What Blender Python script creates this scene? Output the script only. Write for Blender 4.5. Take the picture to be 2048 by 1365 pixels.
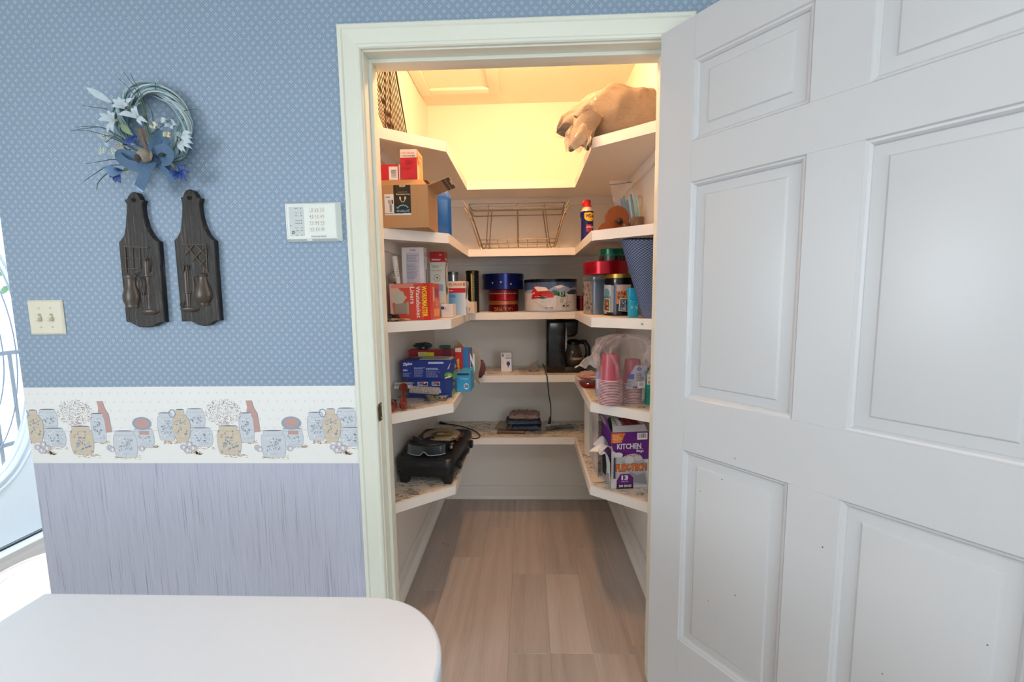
import bpy, bmesh, math, random
from mathutils import Vector, Matrix
for o in list(bpy.data.objects): bpy.data.objects.remove(o)
sc = bpy.context.scene
COL = sc.collection
PI = math.pi
rnd = random.Random(7)
# ------------------------------------------------------------ camera
F = 862.878; CX, CY = 1024.0, 682.5
YAW, PITCH, ROLL = [math.radians(a) for a in (-2.02770461, 6.08301032, -0.76507479)]
C0 = Vector((0, -1.32, 1.3215))
_f = Vector((math.sin(YAW)*math.cos(PITCH), math.cos(YAW)*math.cos(PITCH), -math.sin(PITCH)))
_r = Vector((math.cos(YAW), -math.sin(YAW), 0)); _u = _r.cross(_f)
_c, _s = math.cos(ROLL), math.sin(ROLL)
_r, _u = _c*_r + _s*_u, -_s*_r + _c*_u
cd = bpy.data.cameras.new('camera'); cam = bpy.data.objects.new('camera', cd); COL.objects.link(cam)
cd.sensor_width = 36; cd.lens = F/2048*36; cd.clip_start = 0.02
m3 = Matrix((_r, _u, -_f)).transposed(); cam.matrix_world = Matrix.Translation(C0) @ m3.to_4x4()
cd.dof.use_dof = True; cd.dof.focus_distance = 1.6; cd.dof.aperture_fstop = 4.5
sc.camera = cam
# ------------------------------------------------------------ light and exposure
sc.view_settings.view_transform = 'Standard'; sc.view_settings.look = 'None'
sc.view_settings.gamma = 1; sc.view_settings.use_curve_mapping = False
sc.view_settings.exposure = 0.0
W = bpy.data.worlds.new('sky'); sc.world = W; W.use_nodes = True
_b = W.node_tree.nodes['Background']; _b.inputs[0].default_value = (0.80, 0.92, 1.0, 1); _b.inputs[1].default_value = 2.2
def area(name, loc, rot, sx, sy, power, col):
    l = bpy.data.lights.new(name, 'AREA'); l.shape = 'RECTANGLE'; l.size = sx; l.size_y = sy; l.energy = power; l.color = col
    o = bpy.data.objects.new(name, l); COL.objects.link(o); o.location = loc; o.rotation_euler = rot; return o
sun = bpy.data.lights.new('sun', 'SUN'); sun.energy = 9; sun.angle = 0.01; sun.color = (1, .97, .9)
so = bpy.data.objects.new('sun', sun); COL.objects.link(so)
so.rotation_euler = Vector((0.50, -0.22, -1.0)).to_track_quat('-Z', 'Y').to_euler()
area('window_daylight_left', (-2.86, -2.35, 1.45), (0, -PI/2, 0), 1.35, 1.45, 46, (.84, .92, 1))
area('window_daylight_back', (1.62, -3.78, 1.45), (PI/2, 0, 0), 1.4, 1.5, 38, (.84, .93, 1))
area('kitchen_ceiling_fill', (0.0, -1.9, 2.43), (0, 0, 0), 0.8, 0.8, 13, (.95, .97, 1))  # added fill under the kitchen ceiling, an unseen helper without a fitting
area('hall_fill', (-2.2, 1.2, 2.43), (0, 0, 0), 0.5, 0.8, 42, (.74, .87, 1))  # added light that brightens the hall, stands for no real fitting
BULB_E = 720.0
sc.cycles.max_bounces = 10; sc.cycles.diffuse_bounces = 8; sc.cycles.sample_clamp_indirect = 6
sc.cycles.use_denoising = True

def at(px, py, Y):
    d = _f*F + _r*(px-CX) - _u*(py-CY); return C0 + d*((Y-C0.y)/d.y)
def atz(px, py, Z):
    d = _f*F + _r*(px-CX) - _u*(py-CY); return C0 + d*((Z-C0.z)/d.z)
# ------------------------------------------------------------ materials
def lin(h):
    h = h.lstrip('#'); out = []
    for i in (0, 2, 4):
        c = int(h[i:i+2], 16)/255; out.append(c/12.92 if c <= .04045 else ((c+.055)/1.055)**2.4)
    return (*out, 1)
class NT:
    def __init__(s, name):
        s.m = bpy.data.materials.new(name); s.m.use_nodes = True; s.t = s.m.node_tree; s.b = s.t.nodes['Principled BSDF']
    def n(s, typ, **kw):
        x = s.t.nodes.new(typ)
        for k, v in kw.items(): setattr(x, k, v)
        return x
    def l(s, a, b): s.t.links.new(a, b)
    def math(s, op, a, b=None, c=None):
        x = s.n('ShaderNodeMath', operation=op)
        for i, v in enumerate((a, b, c)):
            if v is None: continue
            if hasattr(v, 'links'): s.l(v, x.inputs[i])
            else: x.inputs[i].default_value = v
        return x.outputs[0]
    def mix(s, fac, a, b):
        x = s.n('ShaderNodeMix', data_type='RGBA')
        for i, v in ((0, fac), (6, a), (7, b)):
            if hasattr(v, 'links'): s.l(v, x.inputs[i])
            else: x.inputs[i].default_value = v
        return x.outputs[2]
    def noise(s, scale, detail=3, vec=None, rough=.5, dist=0):
        x = s.n('ShaderNodeTexNoise'); x.inputs['Scale'].default_value = scale; x.inputs['Detail'].default_value = detail
        x.inputs['Roughness'].default_value = rough; x.inputs['Distortion'].default_value = dist
        if vec is not None: s.l(vec, x.inputs['Vector'])
        return x.outputs['Fac']
    def obj(s): return s.n('ShaderNodeTexCoord').outputs['Object']
    def mapv(s, scale, vec=None):
        x = s.n('ShaderNodeMapping'); x.inputs['Scale'].default_value = scale; s.l(vec or s.obj(), x.inputs['Vector']); return x.outputs[0]
    def ramp(s, fac, stops):
        x = s.n('ShaderNodeValToRGB'); e = x.color_ramp.elements
        while len(e) < len(stops): e.new(.5)
        for i, (p, c) in enumerate(stops): e[i].position = p; e[i].color = c
        s.l(fac, x.inputs[0]); return x.outputs[0]
    def bump(s, h, strength=.2, dist=.001):
        x = s.n('ShaderNodeBump'); x.inputs['Strength'].default_value = strength; x.inputs['Distance'].default_value = dist
        s.l(h, x.inputs['Height']); s.l(x.outputs[0], s.b.inputs['Normal'])
    def set(s, col=None, rough=None, metal=None, **kw):
        if col is not None:
            if hasattr(col, 'links'): s.l(col, s.b.inputs['Base Color'])
            else: s.b.inputs['Base Color'].default_value = col
        if rough is not None: s.b.inputs['Roughness'].default_value = rough
        if metal is not None: s.b.inputs['Metallic'].default_value = metal
        for k, v in kw.items(): s.b.inputs[k].default_value = v
        return s.m
_mc = {}
def M(hexc, rough=.5, metal=0, var=.06, bump=0, scale=60, **kw):
    k = (hexc, rough, metal, var, bump, scale, tuple(sorted(kw.items())))
    if k in _mc: return _mc[k]
    t = NT('paint_'+hexc.strip('#')); c = lin(hexc)
    f = t.noise(scale, 3, t.obj())
    dark = tuple(x*(1-var*2) for x in c[:3])+(1,)
    t.set(t.mix(f, dark, tuple(min(1, x*(1+var)) for x in c[:3])+(1,)), rough, metal, **kw)
    if bump: t.bump(f, bump, .001)
    _mc[k] = t.m; return t.m
def flat(hexc, rough=.45):
    k = ('flat', hexc, rough)
    if k not in _mc:
        t = NT('print_'+hexc.strip('#')); t.set(lin(hexc), rough); _mc[k] = t.m
    return _mc[k]
def film(name, hexc, alpha, rough=.1, bump=.6, scale=30):
    t = NT(name); t.set(lin(hexc), rough, 0); f = t.noise(scale, 4, t.obj(), .6, .8)
    t.bump(f, bump, .004)
    fr = t.n('ShaderNodeLayerWeight'); fr.inputs[0].default_value = .35
    a = t.math('ADD', t.math('MULTIPLY', fr.outputs['Facing'], .55), alpha)
    a2 = t.math('MULTIPLY', a, t.math('ADD', t.math('MULTIPLY', f, .8), .6)); t.l(a2, t.b.inputs['Alpha']); return t.m

# blue wallpaper
t = NT('blue_wallpaper'); v = t.obj(); sx = t.n('ShaderNodeSeparateXYZ'); t.l(v, sx.inputs[0])
PX, PZ = .0262, .0272
def lattice(ox, oz):
    a = t.math('ABSOLUTE', t.math('MULTIPLY', t.math('SUBTRACT', t.math('FRACT', t.math('ADD', t.math('DIVIDE', sx.outputs[0], PX), ox+100)), .5), PX))
    b = t.math('ABSOLUTE', t.math('MULTIPLY', t.math('SUBTRACT', t.math('FRACT', t.math('ADD', t.math('DIVIDE', sx.outputs[2], PZ), oz+100)), .5), PZ))
    mx, mn = t.math('MAXIMUM', a, b), t.math('MINIMUM', a, b)
    d = t.math('SQRT', t.math('ADD', t.math('POWER', t.math('SUBTRACT', mx, .0036), 2), t.math('POWER', mn, 2)))
    return d
d = t.math('MINIMUM', lattice(.23, .1), lattice(.73, .6))
mk = t.n('ShaderNodeMapRange'); t.l(d, mk.inputs[0]); mk.inputs[1].default_value = .0020; mk.inputs[2].default_value = .0011; mk.inputs[3].default_value = 0; mk.inputs[4].default_value = .75
nz = t.noise(700, 2, v)
base = t.mix(t.noise(2.2, 2, v), lin('#7891ac'), lin('#7f98b2'))
base = t.mix(t.math('MULTIPLY', nz, .22), base, lin('#a4b2c6'))
t.set(t.mix(mk.outputs[0], base, lin('#d0d3c8')), .55); t.bump(nz, .1, .0005); WALLPAPER = t.m
# lavender grasscloth below the border
t = NT('grey_grasscloth'); v1 = t.mapv((700, 700, 9)); v2 = t.mapv((480, 480, 4))
f1 = t.noise(1, 3, v1); f2 = t.noise(1, 2, v2, .4)
c1 = t.mix(f1, lin('#a0a6b9'), lin('#c6c9da'))
st = t.ramp(f2, [(.0, (0, 0, 0, 1)), (.30, (0, 0, 0, 1)), (.38, (1, 1, 1, 1))])
t.set(t.mix(st, lin('#8f94a6'), c1), .8); t.bump(f1, .3, .0006); GRASS = t.m
def paint(name, hexc, rough, streak=(8, 8, 90), bs=.12, var=.03):
    t = NT(name); c = lin(hexc); f = t.noise(1, 3, t.mapv(streak)); g = t.noise(3, 2, t.obj())
    t.set(t.mix(g, tuple(x*(1-var) for x in c[:3])+(1,), c), rough); t.bump(f, bs, .0006); return t.m
TRIM = paint('cream_trim_paint', '#dde1d6', .32, (60, 60, 6))
DOORP = paint('white_gloss_door_paint', '#c3c4c7', .33, (130, 130, 9), .16)
PANT = paint('pantry_wall_paint', '#e2ddd6', .6, (30, 30, 30), .15, .05)
SHELFP = paint('shelf_white_paint', '#e4dfd9', .42, (20, 20, 60), .12, .05)
CEILM = NT('textured_ceiling'); _f1 = CEILM.noise(150, 4, CEILM.obj()); CEILM.set(lin('#e6dfd2'), .9); CEILM.bump(_f1, .8, .004); CEILM = CEILM.m
PLAIN = paint('room_paint', '#d6d6d2', .7)
# marble contact paper
t = NT('marble_contact_paper'); v = t.mapv((5, 12, 5))
def vein(scale, w, dist):
    f = t.noise(scale, 5, v, .62, dist); return t.math('LESS_THAN', t.math('ABSOLUTE', t.math('SUBTRACT', f, .5)), w)
mk_ = t.math('GREATER_THAN', t.noise(1.6, 3, v), .46)
vv_ = t.math('MAXIMUM', t.math('MULTIPLY', vein(1.3, .016, 1.4), mk_), t.math('MULTIPLY', vein(3.1, .020, 2.2), t.math('GREATER_THAN', t.noise(2.3, 2, v), .52)))
t.set(t.mix(t.math('MULTIPLY', vv_, .9), t.mix(t.noise(6, 3, t.obj()), lin('#cbc1b3'), lin('#ddd5c9')), lin('#4d4a49')), .35); MARBLE = t.m
# plank vinyl
t = NT('greyed_oak_plank'); oi = t.n('ShaderNodeObjectInfo'); tc = t.obj()
ad = t.n('ShaderNodeVectorMath', operation='ADD'); t.l(tc, ad.inputs[0])
sc_ = t.n('ShaderNodeVectorMath', operation='SCALE'); sc_.inputs[3].default_value = 37.0
cb = t.n('ShaderNodeCombineXYZ'); t.l(oi.outputs['Random'], cb.inputs[0]); t.l(oi.outputs['Random'], cb.inputs[1]); t.l(cb.outputs[0], sc_.inputs[0]); t.l(sc_.outputs[0], ad.inputs[1])
g1 = t.noise(1, 4, t.mapv((120, 5, 1), ad.outputs[0]), .6, .6); g2 = t.noise(1, 3, t.mapv((11, 1.6, 1), ad.outputs[0]), .5, 1.2)
wv = t.n('ShaderNodeTexWave', wave_type='BANDS', bands_direction='X'); wv.inputs['Scale'].default_value = 4; wv.inputs['Distortion'].default_value = 16; wv.inputs['Detail'].default_value = 3; wv.inputs['Detail Scale'].default_value = .7
t.l(t.mapv((1, .10, 1), ad.outputs[0]), wv.inputs['Vector'])
ca = t.mix(g2, lin('#938a85'), lin('#aea5a1')); ca = t.mix(t.math('MULTIPLY', wv.outputs['Fac'], .38), ca, lin('#7d6d65'))
ca = t.mix(t.math('MULTIPLY', g1, .65), ca, lin('#c6bbb2')); 
hs = t.n('ShaderNodeHueSaturation'); t.l(ca, hs.inputs['Color']); t.l(t.math('ADD', t.math('MULTIPLY', oi.outputs['Random'], .24), .88), hs.inputs['Value'])
t.set(hs.outputs[0], .42); t.bump(g1, .15, .0005); PLANK = t.m
# dark carved wood
t = NT('dark_carved_wood'); g = t.noise(1, 4, t.mapv((150, 60, 9)), .65, .5)
t.set(t.ramp(g, [(.30, lin('#060404')), (.46, lin('#17110e')), (.60, lin('#2b231f')), (.74, lin('#6a5f58'))]), .42); t.bump(g, 1.0, .004); DARKW = t.m
t = NT('cardboard'); g = t.noise(1, 2, t.mapv((500, 500, 6))); t.set(t.mix(g, lin('#a07d58'), lin('#b18d67')), .85); CARD = t.m
t = NT('beige_cloth'); g = t.noise(1, 3, t.mapv((60, 300, 300))); g3 = t.noise(9, 2, t.obj()); t.set(t.mix(g, lin('#665d54'), lin('#857b70')), .85); t.bump(t.math('ADD', g, g3), .5, .003); BEIGE = t.m
t = NT('blue_check_mesh'); v = t.obj(); s_ = t.n('ShaderNodeTexChecker'); s_.inputs['Scale'].default_value = 190
s_.inputs['Color1'].default_value = lin('#162442'); s_.inputs['Color2'].default_value = lin('#667ba2')
uv = t.n('ShaderNodeTexCoord'); t.l(t.mapv((1, 1, 1), uv.outputs['UV']), s_.inputs['Vector']); t.set(s_.outputs[0], .6); CHECK = t.m
GLASS = NT('clear_pane'); GLASS.set(lin('#eef6ff'), .03, 0, Alpha=.12); GLASS = GLASS.m
t = NT('coffee_glass'); t.set(lin('#4a4038'), .05, 0, Alpha=.6); CGLASS = t.m
BLACKP = M('#0f1013', .3, 0, .02); BLACKM = M('#17181c', .42, .1, .05); STEEL = M('#b9b3a8', .28, 1, .05); CHROME = M('#c9ccd0', .15, 1, .02)
WHITEP = M('#e9ece9', .35, 0, .02); WHITEC = M('#e6e6e6', .5, 0, .02)
# ------------------------------------------------------------ mesh builder
def link(name, me, parent=None, loc=None, rot=None):
    o = bpy.data.objects.new(name, me); COL.objects.link(o)
    if parent is not None: o.parent = parent
    if loc is not None: o.location = loc
    if rot is not None: o.rotation_euler = rot
    return o
class MB:
    def __init__(s): s.v = []; s.f = []; s.uv = None
    def add(s, vs, fs):
        b = len(s.v); s.v += [tuple(p) for p in vs]; s.f += [tuple(i+b for i in f) for f in fs]; return s
    def box(s, a, b, bev=0, Mx=None):
        a, b = [min(p, q) for p, q in zip(a, b)], [max(p, q) for p, q in zip(a, b)]
        if bev:
            bm = bmesh.new(); bmesh.ops.create_cube(bm, size=1)
            for vv in bm.verts: vv.co = Vector([(a[i]+b[i])/2 + vv.co[i]*(b[i]-a[i]) for i in range(3)])
            bmesh.ops.bevel(bm, geom=bm.edges[:], offset=min(bev, .45*min(b[i]-a[i] for i in range(3))), segments=2 if bev > .002 else 1, affect='EDGES', profile=.5)
            vs = [vv.co.copy() for vv in bm.verts]; bm.verts.index_update(); fs = [[vv.index for vv in ff.verts] for ff in bm.faces]; bm.free()
        else:
            vs = [Vector((x, y, z)) for x in (a[0], b[0]) for y in (a[1], b[1]) for z in (a[2], b[2])]
            fs = [(0, 1, 3, 2), (4, 6, 7, 5), (0, 4, 5, 1), (2, 3, 7, 6), (0, 2, 6, 4), (1, 5, 7, 3)]
        if Mx is not None: vs = [Mx @ p for p in vs]
        return s.add(vs, fs)
    def prism(s, poly, lo, hi, ax='z'):
        n = len(poly)
        def P(p, h): return {'z': (p[0], p[1], h), 'y': (p[0], h, p[1]), 'x': (h, p[0], p[1])}[ax]
        vs = [P(p, lo) for p in poly] + [P(p, hi) for p in poly]
        fs = [tuple(range(n))[::-1], tuple(range(n, 2*n))] + [(i, (i+1) % n, (i+1) % n+n, i+n) for i in range(n)]
        return s.add(vs, fs)
    def tube(s, pts, r, seg=6, closed=False, caps=True):
        pts = [Vector(p) for p in pts]; n = len(pts); rs = r if isinstance(r, (list, tuple)) else [r]*n
        vs = []; up = None
        for i, p in enumerate(pts):
            a = pts[(i-1) % n] if (closed or i) else p; b = pts[(i+1) % n] if (closed or i < n-1) else p
            tt = (b-a).normalized() if (b-a).length > 1e-9 else Vector((0, 0, 1))
            if up is None: up = Vector((0, 0, 1)) if abs(tt.z) < .9 else Vector((1, 0, 0))
            x = tt.cross(up); x = x.normalized() if x.length > 1e-6 else tt.orthogonal().normalized(); y = x.cross(tt).normalized(); up = y
            for k in range(seg): an = 2*PI*k/seg; vs.append(p + (x*math.cos(an)+y*math.sin(an))*rs[i])
        fs = []
        for i in range(n if closed else n-1):
            j = (i+1) % n
            for k in range(seg): k2 = (k+1) % seg; fs.append((i*seg+k, i*seg+k2, j*seg+k2, j*seg+k))
        if caps and not closed: fs.append(tuple(range(seg))[::-1]); fs.append(tuple((n-1)*seg+k for k in range(seg)))
        return s.add(vs, fs)
    def lathe(s, prof, seg=32, c=(0, 0, 0), caps=True, sy=1, ax='z', Mx=None):
        vs = []
        for r, z in prof:
            for k in range(seg):
                a = 2*PI*k/seg; p = (r*math.cos(a), r*math.sin(a)*sy, z)
                if ax == 'y': p = (p[0], p[2], p[1])
                if ax == 'x': p = (p[2], p[0], p[1])
                p = Vector(p)
                if Mx is not None: p = Mx @ p
                vs.append(p + Vector(c))
        fs = [(i*seg+k, i*seg+(k+1) % seg, (i+1)*seg+(k+1) % seg, (i+1)*seg+k) for i in range(len(prof)-1) for k in range(seg)]
        if caps: fs.append(tuple(range(seg))[::-1]); fs.append(tuple((len(prof)-1)*seg+k for k in range(seg)))
        return s.add(vs, fs)
    def ball(s, c, rx, ry=None, rz=None, seg=14, rings=8, fn=None, Mx=None):
        ry = ry or rx; rz = rz or rx; vs = []; fs = []
        for i in range(rings+1):
            ph = PI*i/rings
            for k in range(seg):
                a = 2*PI*k/seg; d = Vector((math.sin(ph)*math.cos(a), math.sin(ph)*math.sin(a), math.cos(ph)))
                q = fn(d) if fn else 1
                p = Vector((d.x*rx*q, d.y*ry*q, d.z*rz*q))
                if Mx is not None: p = Mx @ p
                vs.append(p + Vector(c))
        for i in range(rings):
            for k in range(seg): fs.append((i*seg+k, (i+1)*seg+k, (i+1)*seg+(k+1) % seg, i*seg+(k+1) % seg))
        return s.add(vs, fs)
    def petal(s, p0, p1, w, bend=(0, -.01, 0), n=5, shape=None, nrm=(0, -1, 0)):
        p0, p1, bend = Vector(p0), Vector(p1), Vector(bend); side = (p1-p0).cross(Vector(nrm)).normalized(); vs = []; fs = []
        for i in range(n+1):
            q = i/n; ww = w*(shape(q) if shape else math.sin(PI*min(1, q*.92+.06)))*.5
            c = p0.lerp(p1, q) + bend*math.sin(PI*q*.8)
            vs += [c-side*ww, c+bend*.15, c+side*ww]
        for i in range(n):
            for k in (0, 1): fs.append((i*3+k, i*3+k+1, i*3+k+4, i*3+k+3))
        return s.add(vs, fs)
    def grid(s, fn, nu, nv):
        vs = [fn(i/nu, j/nv) for i in range(nu+1) for j in range(nv+1)]
        return s.add(vs, [(i*(nv+1)+j, (i+1)*(nv+1)+j, (i+1)*(nv+1)+j+1, i*(nv+1)+j+1) for i in range(nu) for j in range(nv)])
    def mesh(s, name, m, smooth=True, ang=35, solid=0, recalc=True):
        me = bpy.data.meshes.new(name); me.from_pydata(s.v, [], s.f)
        bm = bmesh.new(); bm.from_mesh(me)
        bmesh.ops.remove_doubles(bm, verts=bm.verts[:], dist=1e-6)
        if solid: bmesh.ops.solidify(bm, geom=bm.faces[:], thickness=solid)
        if recalc: bmesh.ops.recalc_face_normals(bm, faces=bm.faces[:])
        bm.to_mesh(me); bm.free()
        if smooth:
            for p in me.polygons: p.use_smooth = True
            me.set_sharp_from_angle(angle=math.radians(ang))
        me.materials.append(m); return me
    def build(s, name, m, parent=None, loc=None, rot=None, smooth=True, ang=35, solid=0, recalc=True):
        return link(name, s.mesh(name, m, smooth, ang, solid, recalc), parent, loc, rot)
def tag(o, label=None, cat=None, group=None, kind=None):
    if label: o['label'] = label
    if cat: o['category'] = cat
    if group: o['group'] = group
    if kind: o['kind'] = kind
    return o
def thing(name, label, cat, loc=(0, 0, 0), rz=0, group=None, rot=None):
    o = bpy.data.objects.new(name, None); COL.objects.link(o); o.empty_display_size = .02
    o.location = loc; o.rotation_euler = rot or (0, 0, rz); return tag(o, label, cat, group)
def struct(name, mb, m, parent=None, **kw):
    o = mb.build(name, m, parent, **kw)
    if parent is None: o['kind'] = 'structure'
    return o
def clone(o, parent=None):
    c = o.copy(); COL.objects.link(c)
    if parent is not None: c.parent = parent
    for ch in [x for x in o.children]: clone(ch, c)
    return c
# ------------------------------------------------------------ flat print on faces
_tc = {}
def textmesh(sx, bold=0, shear=0):
    k = (sx, bold, shear)
    if k not in _tc:
        cu = bpy.data.curves.new('lettering', 'FONT'); cu.body = sx; cu.size = 1; cu.offset = bold; cu.shear = shear; cu.resolution_u = 2
        o = bpy.data.objects.new('lettering', cu); COL.objects.link(o)
        dg = bpy.context.evaluated_depsgraph_get(); dg.update(); me = o.evaluated_get(dg).to_mesh()
        vs = [(p.co.x, p.co.y) for p in me.vertices]; fs = [tuple(p.vertices) for p in me.polygons]
        o.evaluated_get(dg).to_mesh_clear(); bpy.data.objects.remove(o); bpy.data.curves.remove(cu)
        if not vs: vs = [(0, 0)]; fs = []
        x0 = min(p[0] for p in vs); y0 = min(p[1] for p in vs); x1 = max(p[0] for p in vs); y1 = max(p[1] for p in vs)
        _tc[k] = ([((p[0]-x0), (p[1]-y0)) for p in vs], fs, x1-x0, y1-y0)
    return _tc[k]
class G:
    def __init__(s, eps=.00006): s.e = []; s.eps = eps; s.lv = None
    def raw(s, vs, fs, col): s.e.append((vs, fs, col, len(s.e) if s.lv is None else s.lv)); return s
    def poly(s, pts, col): return s.raw(list(pts), [tuple(range(len(pts)))], col)
    def rect(s, x0, y0, x1, y1, col): return s.poly([(x0, y0), (x1, y0), (x1, y1), (x0, y1)], col)
    def ell(s, cx, cy, rx, ry, col, n=18): return s.poly([(cx+rx*math.cos(2*PI*k/n), cy+ry*math.sin(2*PI*k/n)) for k in range(n)], col)
    def ring(s, cx, cy, rx, ry, w, col, a0=0, a1=2*PI, n=18):
        vs = []; 
        for k in range(n+1):
            a = a0+(a1-a0)*k/n; vs += [(cx+rx*math.cos(a), cy+ry*math.sin(a)), (cx+(rx-w)*math.cos(a), cy+(ry-w)*math.sin(a))]
        return s.raw(vs, [(2*k, 2*k+2, 2*k+3, 2*k+1) for k in range(n)], col)
    def line(s, pts, w, col):
        vs = []
        for i, p in enumerate(pts):
            a = pts[max(0, i-1)]; b = pts[min(len(pts)-1, i+1)]; dx, dy = b[0]-a[0], b[1]-a[1]; L = math.hypot(dx, dy) or 1
            nx, ny = -dy/L*w/2, dx/L*w/2; vs += [(p[0]+nx, p[1]+ny), (p[0]-nx, p[1]-ny)]
        return s.raw(vs, [(2*k, 2*k+2, 2*k+3, 2*k+1) for k in range(len(pts)-1)], col)
    def text(s, tx, x, y, w, h, col, bold=0, shear=0, rot=0):
        vs, fs, W_, H_ = textmesh(tx, bold, shear); H_ = H_ or 1; W_ = W_ or 1
        kx = (w or h*W_/H_)/W_; ky = h/H_; ca, sa = math.cos(rot), math.sin(rot)
        return s.raw([(x+p[0]*kx*ca-p[1]*ky*sa, y+p[0]*kx*sa+p[1]*ky*ca) for p in vs], fs, col)
    def para(s, x0, y0, x1, y1, n, col, seed=1, gap=.5):
        r = random.Random(seed); dy = (y1-y0)/n
        for i in range(n):
            y = y1-(i+1)*dy; x = x0; end = x0+(x1-x0)*r.uniform(.6, 1)
            while x < end:
                wl = r.uniform(.06, .2)*(x1-x0); s.rect(x, y, min(end, x+wl), y+dy*gap, col); x += wl+(x1-x0)*.03
        return s
    def barcode(s, x0, y0, x1, y1, horiz=False, seed=3):
        s.rect(x0, y0, x1, y1, '#e8e8e8'); r = random.Random(seed); L = (y1-y0) if horiz else (x1-x0); p = L*.12
        while p < L*.86:
            w = L*r.uniform(.015, .045)
            if horiz: s.rect(x0+(x1-x0)*.15, y0+p, x1-(x1-x0)*.1, y0+p+w, '#252525')
            else: s.rect(x0+p, y0+(y1-y0)*.25, x0+p+w, y1-(y1-y0)*.1, '#252525')
            p += w+L*r.uniform(.02, .05)
        return s
    def build(s, parent, O=(0, 0, 0), U=(1, 0, 0), V=(0, 0, 1), name='printing', wrap=None, rough=.45, clip=None, base=.0002, mp=None):
        U, V, O = Vector(U), Vector(V), Vector(O); N = U.cross(V); bm = bmesh.new(); mats = []; idx = {}
        for vs, fs, col, k in s.e:
            if col not in idx: idx[col] = len(mats); mats.append(flat(col, rough))
            bb = bmesh.new(); bv = [bb.verts.new((x, y, 0)) for x, y in vs]
            for f in fs:
                try: bb.faces.new([bv[i] for i in f])
                except Exception: pass
            if clip:
                for co, no in (((clip[0], 0, 0), (-1, 0, 0)), ((clip[2], 0, 0), (1, 0, 0)), ((0, clip[1], 0), (0, -1, 0)), ((0, clip[3], 0), (0, 1, 0))):
                    bmesh.ops.bisect_plane(bb, geom=bb.verts[:]+bb.edges[:]+bb.faces[:], plane_co=co, plane_no=no, clear_outer=True)
            if wrap and bb.verts:
                R, t0 = wrap; x0 = min(v_.co.x for v_ in bb.verts); x1 = max(v_.co.x for v_ in bb.verts); st_ = R*.18; x = math.floor(x0/st_)*st_+st_
                while x < x1:
                    bmesh.ops.bisect_plane(bb, geom=bb.verts[:]+bb.edges[:]+bb.faces[:], plane_co=(x, 0, 0), plane_no=(1, 0, 0)); x += st_
            off = base+s.eps*k; m_ = {}
            for v_ in bb.verts:
                x, y = v_.co.x, v_.co.y
                if wrap:
                    a = wrap[1]+x/wrap[0]; rr = wrap[0]+off+.0003; p = O + Vector((rr*math.cos(a), rr*math.sin(a), 0)) + V*y
                elif mp: p = mp(x, y, off)
                else: p = O+U*x+V*y+N*off
                m_[v_.index] = None; v_.tag = True; m_[v_] = bm.verts.new(p)
            for f in bb.faces:
                try: nf = bm.faces.new([m_[v_] for v_ in f.verts]); nf.material_index = idx[col]
                except Exception: pass
            bb.free()
        me = bpy.data.meshes.new(name); bm.to_mesh(me); bm.free()
        for m in mats: me.materials.append(m)
        return link(name, me, parent)
def carton(name, label, cat, p, w, d, h, rz=0, col='#e6e6e6', front=None, right=None, top=None, left=None, group=None, rough=.5, m=None, body='carton', rot=None):
    o = thing(name, label, cat, p, rz, group, rot)
    MB().box((0, 0, 0), (w, d, h), .0008).build(body, m or M(col, rough, 0, .02), o)
    for fn, O, U, V, a, b in ((front, (0, 0, 0), (1, 0, 0), (0, 0, 1), w, h), (right, (w, 0, 0), (0, 1, 0), (0, 0, 1), d, h), (top, (0, 0, h), (1, 0, 0), (0, 1, 0), w, d), (left, (0, d, 0), (0, -1, 0), (0, 0, 1), d, h)):
        if fn: g = G(); fn(g, a, b); g.build(o, O, U, V)
    return o
# ============================================================ THE ROOM
H = 2.455; XL, XR, YB = -2.80, 2.45, -3.65
JL, JR = -0.4686, 0.410; HD = 2.03; TH = .115
PX0, PX1, PY1 = -.585, .55, 1.38            # pantry inside
WX = -1.635                                 # outside corner to the hall
BT, BB = 1.044, .790                        # wallpaper border top and bottom
def wallpiece(name, boxes, m):
    mb = MB()
    for a, b in boxes: mb.box(a, b)
    return struct(name, mb, m, smooth=False)
def wall_sheet(name, x0, x1, z0, z1, m, y=0): return wallpiece(name, [((x0, y, z0), (x1, y+TH, z1))], m)
wallpiece('wall_back', [((WX, .0006, BT), (JL-.012, TH, H)), ((JR+.012, .0006, BT), (XR, TH, H)), ((JL-.012, .0006, HD+.012), (JR+.012, TH, H))], WALLPAPER)
wallpiece('wall_lower', [((WX, .0006, 0), (JL-.012, TH, BT)), ((JR+.012, .0006, 0), (XR, TH, BT))], GRASS)
wallpiece('wall_hall', [((WX, TH, 0), (WX+.1, 2.3, H)), ((WX+.1, 2.2, 0), (PX0-.1, 2.3, H))], PLAIN)
wallpiece('wall_hall_end', [((XL-.1, 2.3, 0), (WX+.1, 2.4, H))], PLAIN)
# left outside wall with front door and window
wallpiece('wall_left', [((XL-.12, YB, 0), (XL, -3.1, H)), ((XL-.12, -3.1, 0), (XL, -1.6, .75)), ((XL-.12, -3.1, 2.15), (XL, -1.6, H)), ((XL-.12, -1.6, 0), (XL, .24, H)), ((XL-.12, .24, 2.06), (XL, 1.24, H)), ((XL-.12, 1.24, 0), (XL, 2.3, H))], PLAIN)
wallpiece('wall_right', [((XR, YB, 0), (XR+.1, TH, H))], PLAIN)
wallpiece('wall_rear', [((XL, YB-.1, 0), (.9, YB, H)), ((2.35, YB-.1, 0), (XR, YB, H)), ((.9, YB-.1, 0), (2.35, YB, .68)), ((.9, YB-.1, 2.2), (2.35, YB, H))], PLAIN)
wallpiece('ceiling', [((XL-.12, YB-.1, H), (XR+.1, 2.4, H+.1))], CEILM)
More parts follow.
